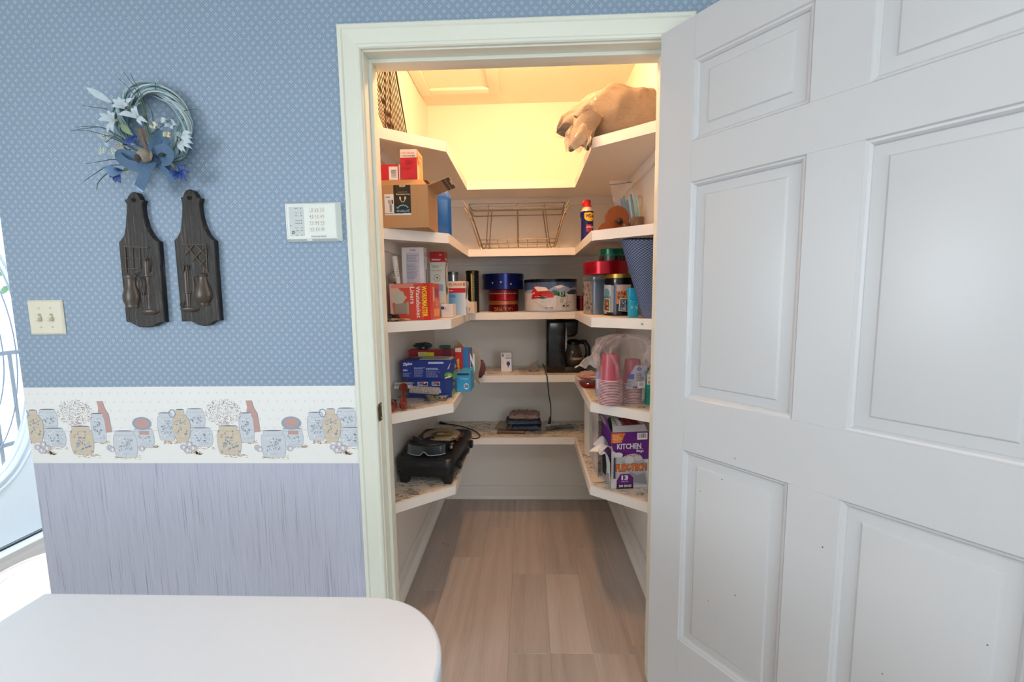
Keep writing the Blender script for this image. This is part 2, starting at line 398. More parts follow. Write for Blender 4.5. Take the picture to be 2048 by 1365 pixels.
# pantry shell
wallpiece('wall_pantry_left', [((PX0-.1, TH, 0), (PX0, PY1+.1, H))], PANT)
wallpiece('wall_pantry_right', [((PX1, TH, 0), (PX1+.1, PY1+.1, H))], PANT)
wallpiece('wall_pantry_back', [((PX0, PY1, 0), (PX1, PY1+.1, H))], PANT)
wallpiece('wall_pantry_front', [((PX0, TH, 0), (JL-.012, TH+.003, H)), ((JR+.012, TH, 0), (PX1, TH+.003, H)), ((JL-.012, TH, HD+.012), (JR+.012, TH+.003, H))], PANT)
# floor of vinyl planks
fl = tag(bpy.data.objects.new('floor', None), kind='structure'); COL.objects.link(fl)
MB().box((XL-.12, YB-.1, -.06), (XR+.1, 2.4, -.004)).build('subfloor', M('#4b3d33', .8), fl, smooth=False)
PW = .1555; X0 = -.0800
joints = {0: [.604, .1465], -1: [1.0135], -2: [.735], -3: [.49], 1: [.6055, .15], 2: [.823, .1512], 3: [1.2135, .19]}
pc = {}
k0 = math.floor((XL-.12-X0)/PW); 
for k in range(k0, int((XR-X0)/PW)+1):
    x0, x1 = X0+k*PW, X0+(k+1)*PW
    js = sorted(joints.get(k, []), reverse=True)
    y_hi = 2.4 if x1 < WX+.1 else (PY1+.02 if PX0-.05 < x0 < PX1 else TH)
    ys = [y for y in js if y < y_hi]
    if not ys: ys = [y_hi-.1-((k*.37) % 1.0)*.9]
    y = ys[0]
    while y+1.22 < y_hi: y += 1.22; ys = [y]+ys
    y = ys[-1]
    while y > YB: y -= 1.22; ys.append(y)
    top = y_hi; 
    for y in ys:
        y = max(y, YB)
        if top-y < .02: continue
        key = round(top-y, 3)
        if key not in pc:
            L = top-y; c = .0011
            vs = [(0, 0, -.0045), (PW, 0, -.0045), (PW, L, -.0045), (0, L, -.0045), (0, 0, -.0012), (PW, 0, -.0012), (PW, L, -.0012), (0, L, -.0012), (c, c, 0), (PW-c, c, 0), (PW-c, L-c, 0), (c, L-c, 0)]
            fs = [(0, 3, 2, 1)]+[(i, (i+1) % 4, (i+1) % 4+4, i+4) for i in range(4)]+[(i+4, (i+1) % 4+4, (i+1) % 4+8, i+8) for i in range(4)]+[(8, 9, 10, 11)]
            pc[key] = MB().add(vs, fs).mesh('plank', PLANK, False)
        link('plank', pc[key], fl, (x0, y, 0)); top = y
        if y <= YB: break
# wallpaper border with printed crocks
wb = tag(bpy.data.objects.new('trim_1', None), 'printed wallpaper border of grey crocks and bottles below the blue paper', kind='structure'); COL.objects.link(wb)
MB().box((WX, -.0006, BB), (JL-.012, .0004, BT)).build('paper_strip', M('#e6e8e8', .6, 0, .01), wb, smooth=False)
MB().box((JR+.03, -.0006, BB), (XR, .0004, BT)).build('paper_strip', M('#e6e8e8', .6, 0, .01), wb, smooth=False)
def border_unit(g, ox, r):
    K = .000281
    def U(x): return ox+(x-50)*K
    def Vv(y): return BB+(925-y)*.000287
    g.lv = 1
    INK, LB, TAN, RED, HAY = '#8f9bad', '#c6cdd6', '#cbbfac', '#bd9a95', '#cdb08c'
    def hay(x0, x1, y):
        for i in range(60):
            x = r.uniform(x0, x1); yy = y+r.uniform(-16, 26); g.line([(U(x), Vv(yy)), (U(x+r.uniform(10, 26)), Vv(yy+r.uniform(-7, 7)))], .0013, HAY)
    def jar(x0, x1, y0, y1, col, belly=0, neck=.0, marks=9, mc=INK):
        w = x1-x0; h = y1-y0
        if neck > .4: ys, wd = zip((0, .42), (.05, .46), (.12, .38), (.20, .62), (.30, .90), (.42, 1.02), (.60, 1.0), (.78, .86), (.92, .68), (.97, .62), (1.0, .52))
        else: ys, wd = zip((0, .84-neck), (.035, .93-neck), (.07, .90-neck), (.10, .84-neck), (.16, .94), (.30, 1+belly), (.50, 1.03+belly), (.72, 1+belly), (.88, .94), (.96, .88), (1.0, .76))
        L = [(U(x0+w/2-w/2*k), Vv(y0+h*q)) for q, k in zip(ys, wd)]; R_ = [(U(x0+w/2+w/2*k), Vv(y0+h*q)) for q, k in zip(ys, wd)]
        out = L+R_[::-1]; g.lv += 1; g.poly(out, col); g.lv += 1; g.line(out+[out[0]], .0010, INK)
        g.ell((L[0][0]+R_[0][0])/2, L[0][1], (R_[0][0]-L[0][0])/2, .0022, '#9aa7b8')
        for q in (.16, .86): g.line([(U(x0+3), Vv(y0+h*q)), (U(x0+w/2), Vv(y0+h*q+6)), (U(x1-3), Vv(y0+h*q))], .0006, INK)
        g.lv += 1
        for i in range(70):
            g.lv += (i % 14 == 0)
            qx, qy = r.uniform(.08, .90), r.uniform(.16, .93)
            if neck > .4 and (qy < .3 or qy > .8): qx = .5+(qx-.5)*.5
            cc = ('#d9c9b0', '#c2a988', '#dcd2c2', '#aeb4bf') if col == TAN else (('#dfe5ea', '#dfe5ea', '#cfd7e0') if qx < .45 else ('#a9b5c6', '#b9c4d2', '#cfd7e0'))
            g.ell(U(x0+w*qx), Vv(y0+h*qy), r.uniform(.0012, .004), r.uniform(.0006, .0016), r.choice(cc), 6)
        g.lv += 1
        for i in range(int(marks*1.6)):
            g.lv += (i % 3 == 0)
            cx = U(x0+w*r.uniform(.2, .8)); cy = Vv(y0+h*r.uniform(.28, .76)); a = r.uniform(0, 6)
            g.ring(cx, cy, .0045, .0035, .0012, mc, a, a+r.uniform(2, 4.4), 8)
            g.ell(cx+r.uniform(-.003, .003), cy+r.uniform(-.003, .003), .0018, .0028, mc, 7)
        for i in range(10):
            cx = U(x0+w*r.uniform(.1, .8)); cy = Vv(y0+h*r.uniform(.15, .92)); g.line([(cx, cy), (cx+r.uniform(.004, .012), cy+r.uniform(-.001, .001))], .0006, '#9fb0c6')
    hay(130, 480, 735); hay(600, 860, 835); hay(810, 1000, 672); hay(1040, 1360, 850); hay(1400, 1580, 728); hay(1640, 1850, 675); hay(250, 330, 800); hay(1880, 2030, 790)
    g.line([(U(480), Vv(545)), (U(560), Vv(545))], .0011, HAY); g.line([(U(1540), Vv(540)), (U(1610), Vv(540))], .0011, HAY); g.line([(U(1050), Vv(545)), (U(1300), Vv(545))], .0011, HAY)
    jar(190, 410, 292, 515, LB, 0, .08, 6); jar(225, 480, 512, 728, LB, .02, .06, 8)
    g.poly([(U(a), Vv(b)) for a, b in ((903, 200), (975, 200), (985, 250), (1000, 300), (1030, 350), (1045, 560), (900, 570), (905, 330), (915, 270))], RED)
    g.line([(U(a), Vv(b)) for a, b in ((975, 200), (985, 250), (1000, 300), (1030, 350), (1050, 560))], .0012, '#8a8fa6')
    jar(805, 975, 342, 682, LB, 0, .1, 11)
    jar(540, 810, 490, 820, TAN, .02, .1, 6); 
    g.lv += 1
    for i in range(26): g.lv += (i % 9 == 0); g.ell(U(r.uniform(560, 790)), Vv(r.uniform(530, 800)), r.uniform(.002, .006), r.uniform(.002, .004), r.choice(('#8795b0', '#8795b0', '#b8a68e')), 7)
    for i in range(520):
        a = r.uniform(0, 2*PI); q = math.sqrt(r.random()); x = 630+212*q*math.cos(a); y = 335+155*q*math.sin(a)
        if y > 450 and abs(x-650) > 130: continue
        g.ell(U(x), Vv(y), .00125, .00125, r.choice(('#ac9298', '#9a94a4', '#c5a898')), 5)
    jar(1300, 1540, 520, 735, LB, 0, 0, 4)
    g.lv += 1; g.ell(U(1415), Vv(460), .0325, .022, '#93a1b4', 20); g.lv += 1; g.ell(U(1415), Vv(455), .024, .015, RED, 16); g.rect(U(1370), Vv(590), U(1490), Vv(545), RED)
    jar(1055, 1330, 545, 855, LB, .01, .08, 12)
    jar(1605, 1800, 338, 655, LB, .03, .1, 12)
    g.ring(U(1785), Vv(345), .012, .014, .003, INK, 0, 2*PI, 12)
    jar(1775, 1985, 300, 680, TAN, .08, .5, 9)
    g.line([(U(1800), Vv(440)), (U(1860), Vv(425)), (U(1880), Vv(460)), (U(1950), Vv(420))], .0028, INK)
    g.lv += 1
    for cx, cy in ((1880, 735), (1950, 700), (1945, 775), (2010, 745), (1000, 742), (1025, 760), (1380, 750), (165, 770), (235, 745)):
        g.lv += 1; g.ell(U(cx), Vv(cy), .0105, .0095, '#bcbcc8', 12); g.lv += 1; g.ring(U(cx), Vv(cy), .0105, .0095, .001, '#8f93a2', n=12); g.ell(U(cx)+.002, Vv(cy)-.001, .004, .006, '#e3e0e0', 8)
g = G(.000006); g.lv = 0
for x in [WX+.018+.0298*i for i in range(-1, 40)]:
    for row in range(6):
        xx = x+(row % 2)*.0149; zz = BT-.021-row*.0285; g.ring(xx, zz, .0032, .0036, .0007, '#aab4c6', n=4)
g.lv = 1
for i in range(-1, 3): border_unit(g, WX+.002+.493*i, random.Random(5))
g.build(wb, (0, -.0006, 0), (1, 0, 0), (0, 0, 1), 'printed_crocks', clip=(WX+.001, BB, JL-.06, BT), rough=.6, base=.0001)
# door casing (mitred sweep), jamb, stop
prof = [(.004, 0), (.004, .009), (.007, .013), (.013, .0145), (.018, .0115), (.022, .0125), (.040, .0155), (.052, .017), (.056, .0205), (.064, .0205), (.0675, .018), (.0675, 0)]
def casing(name, p0, p1, inw0, inw1):
    mb = MB(); vs = []
    for (px, pz), (ix, iz) in ((p0, inw0), (p1, inw1)):
        for o, dd in prof: vs.append((px+ix*o, -dd, pz+iz*o))
    n = len(prof); fs = [(i, i+1, n+i+1, n+i) for i in range(n-1)]+[tuple(range(n))[::-1], tuple(range(n, 2*n))]
    return struct(name, mb.add(vs, fs), TRIM, ang=25)
casing('trim_2', (JL, 0), (JL, HD), (-1, 0), (-1, 1)); casing('trim_3', (JL, HD), (JR, HD), (-1, 1), (1, 1)); casing('trim_4', (JR, HD), (JR, 0), (1, 1), (1, 0))
jm = tag(bpy.data.objects.new('trim_5', None), kind='structure'); COL.objects.link(jm)
MB().box((JL-.012, 0, 0), (JL, TH, HD), .001).build('jamb', TRIM, jm); MB().box((JR, 0, 0), (JR+.012, TH, HD), .001).build('jamb', TRIM, jm); MB().box((JL-.012, 0, HD), (JR+.012, TH, HD+.012), .001).build('head_jamb', TRIM, jm)
MB().box((JL, .038, 0), (JL+.011, .073, HD-.011), .0015).build('door_stop', TRIM, jm); MB().box((JR-.011, .038, 0), (JR, .073, HD-.011), .0015).build('door_stop', TRIM, jm)
MB().box((JL, .038, HD-.011), (JR, .073, HD), .0015).build('door_stop', TRIM, jm)
# strike plate on the left jamb
spk = thing('strike_plate', 'worn brass strike plate screwed to the left door jamb', 'strike plate', (JL, -.004, .958))
BRASS = M('#6d5233', .38, .9, .3, 0, 120)
g = MB(); g.prism([(-.008, -.020), (-.003, -.028), (.020, -.028), (.020, -.014), (.012, -.014), (.012, .014), (.020, .014), (.020, .028), (-.003, .028), (-.008, .020)], 0, .0016, 'x'); g.build('plate', BRASS, spk, smooth=False)
MB().box((.0003, .010, -.014), (.0006, .0205, .014)).build('latch_hole', M('#15100b', .9), spk, smooth=False)
for z in (-.021, .021): MB().lathe([(.0034, .0016), (.0030, .0026), (.001, .003)], 12, (0, .013, z), ax='x').build('screw', STEEL, spk)
# pantry baseboards
for nm, a, b, q in (('baseboard_left', (PX0, TH, 0), (PX0+.016, PY1, .085), 1), ('baseboard_right', (PX1-.016, TH, 0), (PX1, PY1, .085), -1)):
    bb = tag(bpy.data.objects.new(nm, None), kind='structure'); COL.objects.link(bb)
    MB().box(a, b, .002).build('board', PANT, bb); e = PX0+.016 if q > 0 else PX1-.016
    w = (.024 if q > 0 else .030)
    MB().prism([(e, 0), (e+q*w, 0), (e+q*w, .008), (e+q*w*.75, .020), (e+q*w*.4, .028), (e, .031)], TH, PY1-.022, 'y').build('shoe_moulding', SHELFP, bb)
bb = tag(bpy.data.objects.new('baseboard_back', None), kind='structure'); COL.objects.link(bb)
MB().box((PX0+.016, PY1-.012, 0), (PX1-.016, PY1, .085), .002).build('board', PANT, bb)
MB().prism([(PY1-.012, 0), (PY1-.022, 0), (PY1-.022, .012), (PY1-.018, .02), (PY1-.012, .022)], PX0+.016, PX1-.016, 'x').build('shoe_moulding', SHELFP, bb)
# attic hatch
ah = tag(bpy.data.objects.new('ceiling_hatch', None), kind='structure'); COL.objects.link(ah)
hx0, hx1, hy0, hy1 = -.583, -.135, .62, 1.215
for a, b in (((hx0, hy0), (hx0+.062, hy1)), ((hx1-.062, hy0), (hx1, hy1)), ((hx0+.062, hy0), (hx1-.062, hy0+.06)), ((hx0+.062, hy1-.06), (hx1-.062, hy1))): MB().box((a[0], a[1], H-.016), (b[0], b[1], H), .003).build('frame_board', TRIM, ah)
MB().box((hx0+.062, hy0+.06, H-.003), (hx1-.062, hy1-.06, H), .001).build('hatch_panel', M('#e9e4da', .6, 0, .03), ah)
# ceiling bulb of the pantry, just above the door head's sight line
cb_ = thing('ceiling_bulb', 'bare warm light bulb in a porcelain holder on the pantry ceiling', 'lamp', (-.03, .47, H))
MB().lathe([(.055, 0), (.055, -.012), (.03, -.028), (.022, -.05), (.02, -.055)], 24).build('holder', WHITEP, cb_)
t = NT('warm_bulb_glow'); t.set((1, 1, 1, 1), .5, 0, **{'Emission Color': (1, .55, .25, 1), 'Emission Strength': BULB_E})
MB().lathe([(.012, -.05), (.014, -.07), (.028, -.10), (.031, -.115), (.027, -.13), (.012, -.144), (.001, -.147)], 20).build('bulb', t.m, cb_)
# rear and left windows
def window(name, mk):
    w = tag(bpy.data.objects.new(name, None), kind='structure'); COL.objects.link(w); mk(w)
def mk1(w):
    for a, b in (((XL-.08, -3.1, .75), (XL-.04, -3.05, 2.15)), ((XL-.08, -1.65, .75), (XL-.04, -1.6, 2.15)), ((XL-.08, -2.375, .75), (XL-.04, -2.325, 2.15)), ((XL-.08, -3.05, .75), (XL-.04, -1.65, .8)), ((XL-.08, -3.05, 2.1), (XL-.04, -1.65, 2.15))): MB().box(a, b).build('sash', TRIM, w, smooth=False)
def mk2(w):
    for a, b in (((.9, YB-.07, .68), (.95, YB-.03, 2.2)), ((2.3, YB-.07, .68), (2.35, YB-.03, 2.2)), ((1.6, YB-.07, .68), (1.65, YB-.03, 2.2)), ((.95, YB-.07, .68), (2.3, YB-.03, .73)), ((.95, YB-.07, 2.15), (2.3, YB-.03, 2.2))): MB().box(a, b).build('sash', TRIM, w, smooth=False)
window('window_1', mk1); window('window_2', mk2)
# six-panel pantry door, hinged on the right jamb, swung open into the kitchen
ang = math.radians(-53.08); HX, HY = .3754, -.0412
d1 = tag(bpy.data.objects.new('door_1', None), 'white six-panel pantry door standing open', kind='structure'); COL.objects.link(d1)
d1.location = (HX, HY, 0); d1.rotation_euler = (0, 0, ang)       # +x runs along the leaf, -y is the face towards the camera
DL, DZ0, DZ1, DT = .850, .008, 2.027, .035
SX = [(0, .103), (.374, .475), (.747, DL)]; RZ = [(DZ0, .298), (.879, 1.030), (1.613, 1.717), (1.920, DZ1)]
for a, b in (SX[0], SX[2]): MB().box((a, 0, DZ0), (b, DT, DZ1), .0012).build('stile', DOORP, d1)
for i, (a, b) in enumerate(RZ): MB().box((SX[0][1], .0001, a), (SX[2][0], DT, b), .0006).build('rail', DOORP, d1)
for i in range(3): MB().box((SX[1][0], 0, RZ[i][1]), (SX[1][1], DT, RZ[i+1][0]), .0006).build('mullion', DOORP, d1)
for i in range(3):
    for x0, x1 in ((SX[0][1], SX[1][0]), (SX[1][1], SX[2][0])):
        z0, z1 = RZ[i][1], RZ[i+1][0]; mb = MB()
        for ysgn in (1, -1):
            loops = [(0, .0002), (.0025, .0035), (.007, .0045), (.0115, .009), (.0125, .0125), (.036, .0105), (.0395, .0068), (.041, .0065)]
            vs = []
            for o, dep in loops:
                yy = dep if ysgn > 0 else DT-dep
                vs += [(x0+o, yy, z0+o), (x1-o, yy, z0+o), (x1-o, yy, z1-o), (x0+o, yy, z1-o)]
            fs = [(4*j+q, 4*j+(q+1) % 4, 4*j+4+(q+1) % 4, 4*j+4+q) for j in range(len(loops)-1) for q in range(4)]+[tuple(4*(len(loops)-1)+q for q in range(4))]
            mb.add(vs, fs)
        mb.build('panel', DOORP, d1, ang=12)
for x, z, s_ in ((.262, .53, .0016), (.155, .775, .0012), (.215, .83, .0014), (.19, .47, .0012), (.565, .54, .0012), (.585, .455, .0028), (.59, .47, .0012), (.25, .90, .0013), (.70, .70, .0012), (.45, .76, .0014)):
    MB().ball((x, -.0002 if (z > .88 or .40 < x < .47) else .0064, z), s_, .0006, s_*1.3, 8, 4).build('paint_chip', M('#57402c', .8), d1)
MB().lathe([(.006, -.045), (.007, 0), (.0065, .045)], 12, (-.004, .034, 1.02)).build('hinge', BRASS, d1); MB().lathe([(.006, -.045), (.007, 0), (.0065, .045)], 12, (-.004, .034, 1.82)).build('hinge', BRASS, d1); MB().lathe([(.006, -.045), (.007, 0), (.0065, .045)], 12, (-.004, .034, .22)).build('hinge', BRASS, d1)
# hall entrance door with oval glass
d2 = tag(bpy.data.objects.new('door_2', None), 'pale blue-white entrance door with an oval glass', kind='structure'); COL.objects.link(d2); d2.location = (XL-.02, .70, 0)
oc, oa, ob = 1.07, .30, .70; N_ = 48
def oval(a, b, x): return [(x, a*math.cos(2*PI*k/N_), oc+b*math.sin(2*PI*k/N_)) for k in range(N_)]
def rectpt(k, w0, w1, z0, z1):
    a = 2*PI*k/N_; dy, dz = math.cos(a), math.sin(a); tt = min((w1 if dy > 0 else -w0)/abs(dy) if abs(dy) > 1e-6 else 9, ((z1-oc) if dz > 0 else (oc-z0))/abs(dz) if abs(dz) > 1e-6 else 9); return dy*tt, oc+dz*tt
EDOOR = M('#dfe8f2', .3, 0, .01)
mb = MB()
for x in (.02, -.02):
    ov = oval(oa, ob, x); rc = [(x, *rectpt(k, -.46, .46, .02, 2.04)) for k in range(N_)]; mb.add(ov+rc, [(k, (k+1) % N_, N_+(k+1) % N_, N_+k) for k in range(N_)])
for yy in (-.46, .46): mb.box((-.02, yy-.002, .02), (.02, yy+.002, 2.04))
mb.box((-.02, -.46, .016), (.02, .46, .024))
mb.build('leaf', EDOOR, d2, smooth=False)
for (a, b, r_, xx) in ((oa+.055, ob+.055, .010, .022), (oa+.012, ob+.012, .016, .026), (oa-.012, ob-.012, .007, .02)): MB().tube(oval(a, b, xx), r_, 8, True).build('oval_moulding', EDOOR, d2)
MB().add(oval(oa, ob, 0), [tuple(range(N_))]).build('pane', GLASS, d2, smooth=False)
for q in (.82, .62): MB().tube([(.002, oa*q*math.cos(2*PI*k/N_), oc+ob*q*1.04*math.sin(2*PI*k/N_)) for k in range(N_)], .003, 6, True).build('lead_came', M('#8fa3bd', .4, .6), d2)
MB().box((-.03, -.47, -.001), (.03, .47, .016)).build('threshold_sweep', M('#1d2430', .5), d2)
MB().box((.03, -.48, -.001), (.10, .48, .010), .003).build('sill', M('#e8ebee', .4), d2)
for yy in (-.48, .46): MB().box((-.09, yy, 0), (.03, yy+.02, 2.06)).build('door_frame', TRIM, d2)
MB().box((-.09, -.48, 2.04), (.03, .48, 2.06)).build('door_frame', TRIM, d2)
# outside the front door: porch, iron railing, shrub
struct('ground_outside', MB().box((-9, -4, -.3), (XL-.13, 6, -.12)), M('#d9d6cc', .9), smooth=False)
pr = thing('porch_railing', 'dark iron porch railing beyond the oval door glass', 'railing', (-4.0, 1.4, -.12))
IRON = M('#5b6a7c', .5, .4)
for z in (.35, 1.05): MB().box((-.015, -1.8, z-.015), (.015, 1.8, z+.015)).build('rail', IRON, pr, smooth=False)
for i in range(28): MB().box((-.008, -1.76+i*.13-.008, 0), (.008, -1.76+i*.13+.008, 1.05)).build('baluster', IRON, pr, smooth=False)
shb = thing('shrub', 'leafy green shrub seen through the oval door glass', 'shrub', (-4.6, 1.9, -.12))
LEAF = M('#4f8a52', .5, 0, .2); mbs = MB()
for i in range(5): mbs.tube([(0, 0, 0), (rnd.uniform(-.1, .1), rnd.uniform(-.2, .2), 1), (rnd.uniform(-.3, .3), rnd.uniform(-.8, .6), 2.3)], [.03, .02, .008])
mbs.build('branch', M('#5a4636', .8), shb)
mbs = MB()
for i in range(420):
    z = rnd.uniform(1.5, 3.2); p = Vector((rnd.gauss(0, .3), rnd.gauss(-.2, .6), z)); q = p+Vector((rnd.uniform(-.03, .03), rnd.uniform(-.14, .14), rnd.uniform(-.10, .03)))
    mbs.petal(p, q, .05, (0, 0, .01), 3, nrm=(1, 0, 0))
tag(mbs.build('leaves', LEAF, shb), kind='stuff')
# kitchen table
tb = thing('table', 'white-topped kitchen table with a rounded corner in front of the papered wall', 'table', (-.555, -1.20, 0))
TX0, TX1, TY1, R_ = -.957, -.141, -.556, .158
pl = [(TX0, -1.86), (TX1, -1.86)]+[(TX1-R_+R_*math.cos(a*PI/32), TY1-R_+R_*math.sin(a*PI/32)) for a in range(17)]+[(TX0, TY1)]
pl = [(x+.555, y+1.20) for x, y in pl]
def inset(pl, d):
    n = len(pl); o = []
    for i in range(n):
        a, b, c = Vector(pl[i-1]), Vector(pl[i]), Vector(pl[(i+1) % n]); e1 = (b-a).normalized(); e2 = (c-b).normalized(); nn = (Vector((-e1.y, e1.x))+Vector((-e2.y, e2.x))); nn.normalize()
        cs = max(.3, nn.dot(Vector((-e1.y, e1.x)))); o.append((b.x+nn.x*d/cs, b.y+nn.y*d/cs))
    return o
def slab(pl, z0, z1, r=.004):
    mb = MB(); L = []
    for k in range(4): a = k*PI/6; L.append((inset(pl, r*(1-math.sin(a))), z0+r*(1-math.cos(a))))
    for k in range(4): a = k*PI/6; L.append((inset(pl, r*(1-math.cos(a))), z1-r+r*math.sin(a)))
    n = len(pl); vs = [(x, y, z) for p, z in L for x, y in p]
    return mb.add(vs, [(j*n+i, j*n+(i+1) % n, (j+1)*n+(i+1) % n, (j+1)*n+i) for j in range(len(L)-1) for i in range(n)]+[tuple(range(n))[::-1], tuple((len(L)-1)*n+i for i in range(n))])
slab(inset(pl, .0015), .722, .75, .006).build('tabletop', M('#d8e3f1', .42, 0, .01), tb)
slab(pl, .712, .7455, .003).build('window_lit_edge', M('#cfe3f4', .25, 0, .01), tb)  # pale blue gloss paints the window light reflected along the table edge
MB().box((-.33, -.58, .65), (.33, .56, .722), .002).build('apron', WHITEP, tb)
for x, y in ((-.3, -.56), (.3, -.56), (-.3, .48), (.27, .46)): MB().lathe([(.02, 0), (.024, .1), (.032, .6), (.032, .722)], 16, (x, y, 0)).build('leg', WHITEP, tb)
# light switch plate
sw = thing('light_switch', 'ivory double toggle switch plate near the left edge of the blue wall', 'light switch', (-1.5225, 0, 1.2705))
IV = M('#dcd8c6', .3, 0, .01)
mb = MB(); w_, h_ = .0575, .0545; vs = []
for o, dd in ((0, 0), (0, .002), (.003, .0045), (.0055, .0055), (.006, .0052)): vs += [(-w_+o, -dd, -h_+o), (w_-o, -dd, -h_+o), (w_-o, -dd, h_-o), (-w_+o, -dd, h_-o)]
mb.add(vs, [(4*j+q, 4*j+(q+1) % 4, 4*j+4+(q+1) % 4, 4*j+4+q) for j in range(4) for q in range(4)]+[(16, 17, 18, 19)]); mb.build('plate', IV, sw, ang=15)
for x in (-.019, .019):
    MB().box((x-.0052, -.0056, -.012), (x+.0052, -.0052, .012)).build('toggle_slot', M('#a9a48e', .8), sw, smooth=False)
    MB().prism([(-.0054, -.010), (-.0054, .006), (-.016, -.004), (-.017, -.010), (-.014, -.012)], x-.0042, x+.0042, 'x').build('toggle', IV, sw, smooth=False)
    for z in (-.030, .030):
        s_ = MB().lathe([(.0034, -.005), (.0032, -.0062), (.001, -.0068)], 12, (x, 0, z), ax='y').build('screw', IV, sw)
        MB().box((x-.0026, -.0071, z-.0004), (x+.0026, -.0066, z+.0004)).build('screw_slot', M('#3a362c', .8), s_, smooth=False)
# alarm keypad
kp = thing('alarm_keypad', 'white alarm keypad with numbered buttons beside the door casing', 'keypad', (-.641, 0, 1.549))
mb = MB(); w_, h_ = .084, .058; vs = []
for o, dd in ((0, 0), (0, .004), (.006, .020), (.0075, .0215), (.010, .0215), (.011, .0205)): vs += [(-w_+o, -dd, -h_+o*1.0), (w_-o*1.6, -dd, -h_+o), (w_-o*1.6, -dd, h_-o), (-w_+o, -dd, h_-o)]
mb.add(vs, [(4*j+q, 4*j+(q+1) % 4, 4*j+4+(q+1) % 4, 4*j+4+q) for j in range(5) for q in range(4)]+[(20, 21, 22, 23)]); mb.build('housing', M('#dfe6e2', .35, 0, .01), kp, ang=15)
MB().box((-.067, -.0213, -.043), (-.023, -.0205, .043), .0003).build('indicator_panel', M('#c3cbcd', .4, 0, .01), kp)
g = G()
for z, wl in ((.038, .010), (.025, .008), (.0165, .008), (.003, .015), (-.0055, .016), (-.019, .008), (-.027, .010), (-.040, .006)):
    g.ell(-.030, z, .0013, .0013, '#23262a', 10); g.rect(-.049, z-.0006, -.049+wl, z+.0006, '#6c747a')
g.ell(-.063, -.012, .0014, .0014, '#23262a', 10); g.rect(-.060, -.030, -.053, -.028, '#23262a'); g.rect(-.0545, -.036, -.053, -.028, '#23262a'); g.rect(-.060, -.0365, -.056, -.0345, '#23262a'); g.poly([(-.0605, -.0335), (-.0575, -.031), (-.0575, -.036)], '#23262a')
g.build(kp, (0, -.0213, 0))
KEY = M('#e4e4dd', .4, 0, .01)
for r_ in range(4):
    for c_ in range(3):
        x, z = -.001+c_*.0165, .032-r_*.0185
        k_ = MB().box((x-.0055, -.0245, z-.0058), (x+.0055, -.0205, z+.0058), .0012).build('key', KEY, kp)
        g = G(); s_ = '123456789*0#'[r_*3+c_]; g.text(s_, x-.0013, z-.0026, None, .0056, '#2c2e31'); g.build(k_, (0, -.0245, 0), name='digit')
g = G(); g.rect(-.004, -.0485, .044, -.0415, '#c7cccb'); g.text('5100 access control', -.0015, -.0468, .042, .0034, '#3f4347'); g.rect(-.016, -.0565, .0, -.0535, '#f4f6f4'); g.build(kp, (0, -.0213, 0), name='name_strip')
# ============================================================ SHELVES
Z1, Z2, Z3, Z4, Z5 = 1.923, 1.57, 1.226, .8745, .516
A_, B_, C_, D_ = (-.320, .440), (-.323, 1.061), (.271, 1.061), (.268, .440)
LW, RW = (PX0, .230), (PX1, .222)
def shelf(Z, label, liner):
    o = thing('wall_shelf', label, 'shelf', (0, .9, Z), 0, 'white U-shaped pantry shelves'); Y = -.9
    def P(p): return (p[0], p[1]+Y)
    bl = [P(LW), P(A_), P(B_), P((PX0, 1.061))]; br = [P(D_), P(RW), P((PX1, 1.061)), P(C_)]
    MB().prism(bl, -.019, 0).build('left_board', SHELFP, o, smooth=False)
    MB().prism(br, -.019, 0).build('right_board', SHELFP, o, smooth=False)
    MB().prism([P((PX0, 1.061)), P((PX1, 1.061)), P((PX1, PY1)), P((PX0, PY1))], -.019, 0).build('back_board', SHELFP, o, smooth=False)
    pts = [LW, A_, B_, C_, D_, RW]
    def edge(a, b, ea, eb):
        a, b = Vector(P(a)), Vector(P(b)); d = (b-a).normalized(); n = Vector((d.y, -d.x))     # towards the aisle
        t_ = .010; mb = MB()
        q = [a+d*ea, b-d*eb, b+n*0+d*0, a]
        a2, b2 = a+n*t_+d*ea, b+n*t_-d*eb
        mb.prism([tuple(a), tuple(b), tuple(b2), tuple(a2)], -.038, .0006); return mb.build('edge_trim', SHELFP, o, smooth=False)
    k = .010*math.tan(.32); edge(LW, A_, 0, -k*.9); edge(A_, B_, -k*.9, .010); edge(B_, C_, .010, .010); edge(C_, D_, .010, -k*.9); edge(D_, RW, -k*.9, 0)
    for a, b in (((PX0, TH+.004, -.064), (PX0+.019, PY1-.02, -.019)), ((PX1-.019, TH+.004, -.064), (PX1, PY1-.02, -.019)), ((PX0, PY1-.019, -.064), (PX1, PY1, -.019))):
        MB().box((a[0], a[1]+Y, a[2]), (b[0], b[1]+Y, b[2]), .001).build('cleat', SHELFP, o)
    for p in ((A_[0]-.02, A_[1]-.016), (D_[0]+.02, D_[1]-.016)):
        MB().ball((p[0], p[1]+Y-.0085, -.014), .0014, .001, .0014, 8, 4).build('nail_head', M('#6b5f55', .6), o)
    for x in (-.30, .255): MB().ball((x, 1.0505+Y, -.012), .0013, .001, .0013, 8, 4).build('nail_head', M('#6b5f55', .6), o)
    if liner:
        MB().prism([P((LW[0], LW[1]+.004)), P((A_[0]-.002, A_[1]+.004)), P((B_[0]-.002, 1.065)), P((C_[0]+.002, 1.065)), P((D_[0]+.002, D_[1]+.004)), P((RW[0], RW[1]+.004)), P((PX1, PY1)), P((PX0, PY1))], 0, .0006).build('marble_paper', MARBLE, o, smooth=False)
    return o
shelf(Z1, 'topmost white shelf, just under the warm lit ceiling', 0)
shelf(Z2, 'second white shelf from the top, carrying the cardboard box and the wire rack', 0)
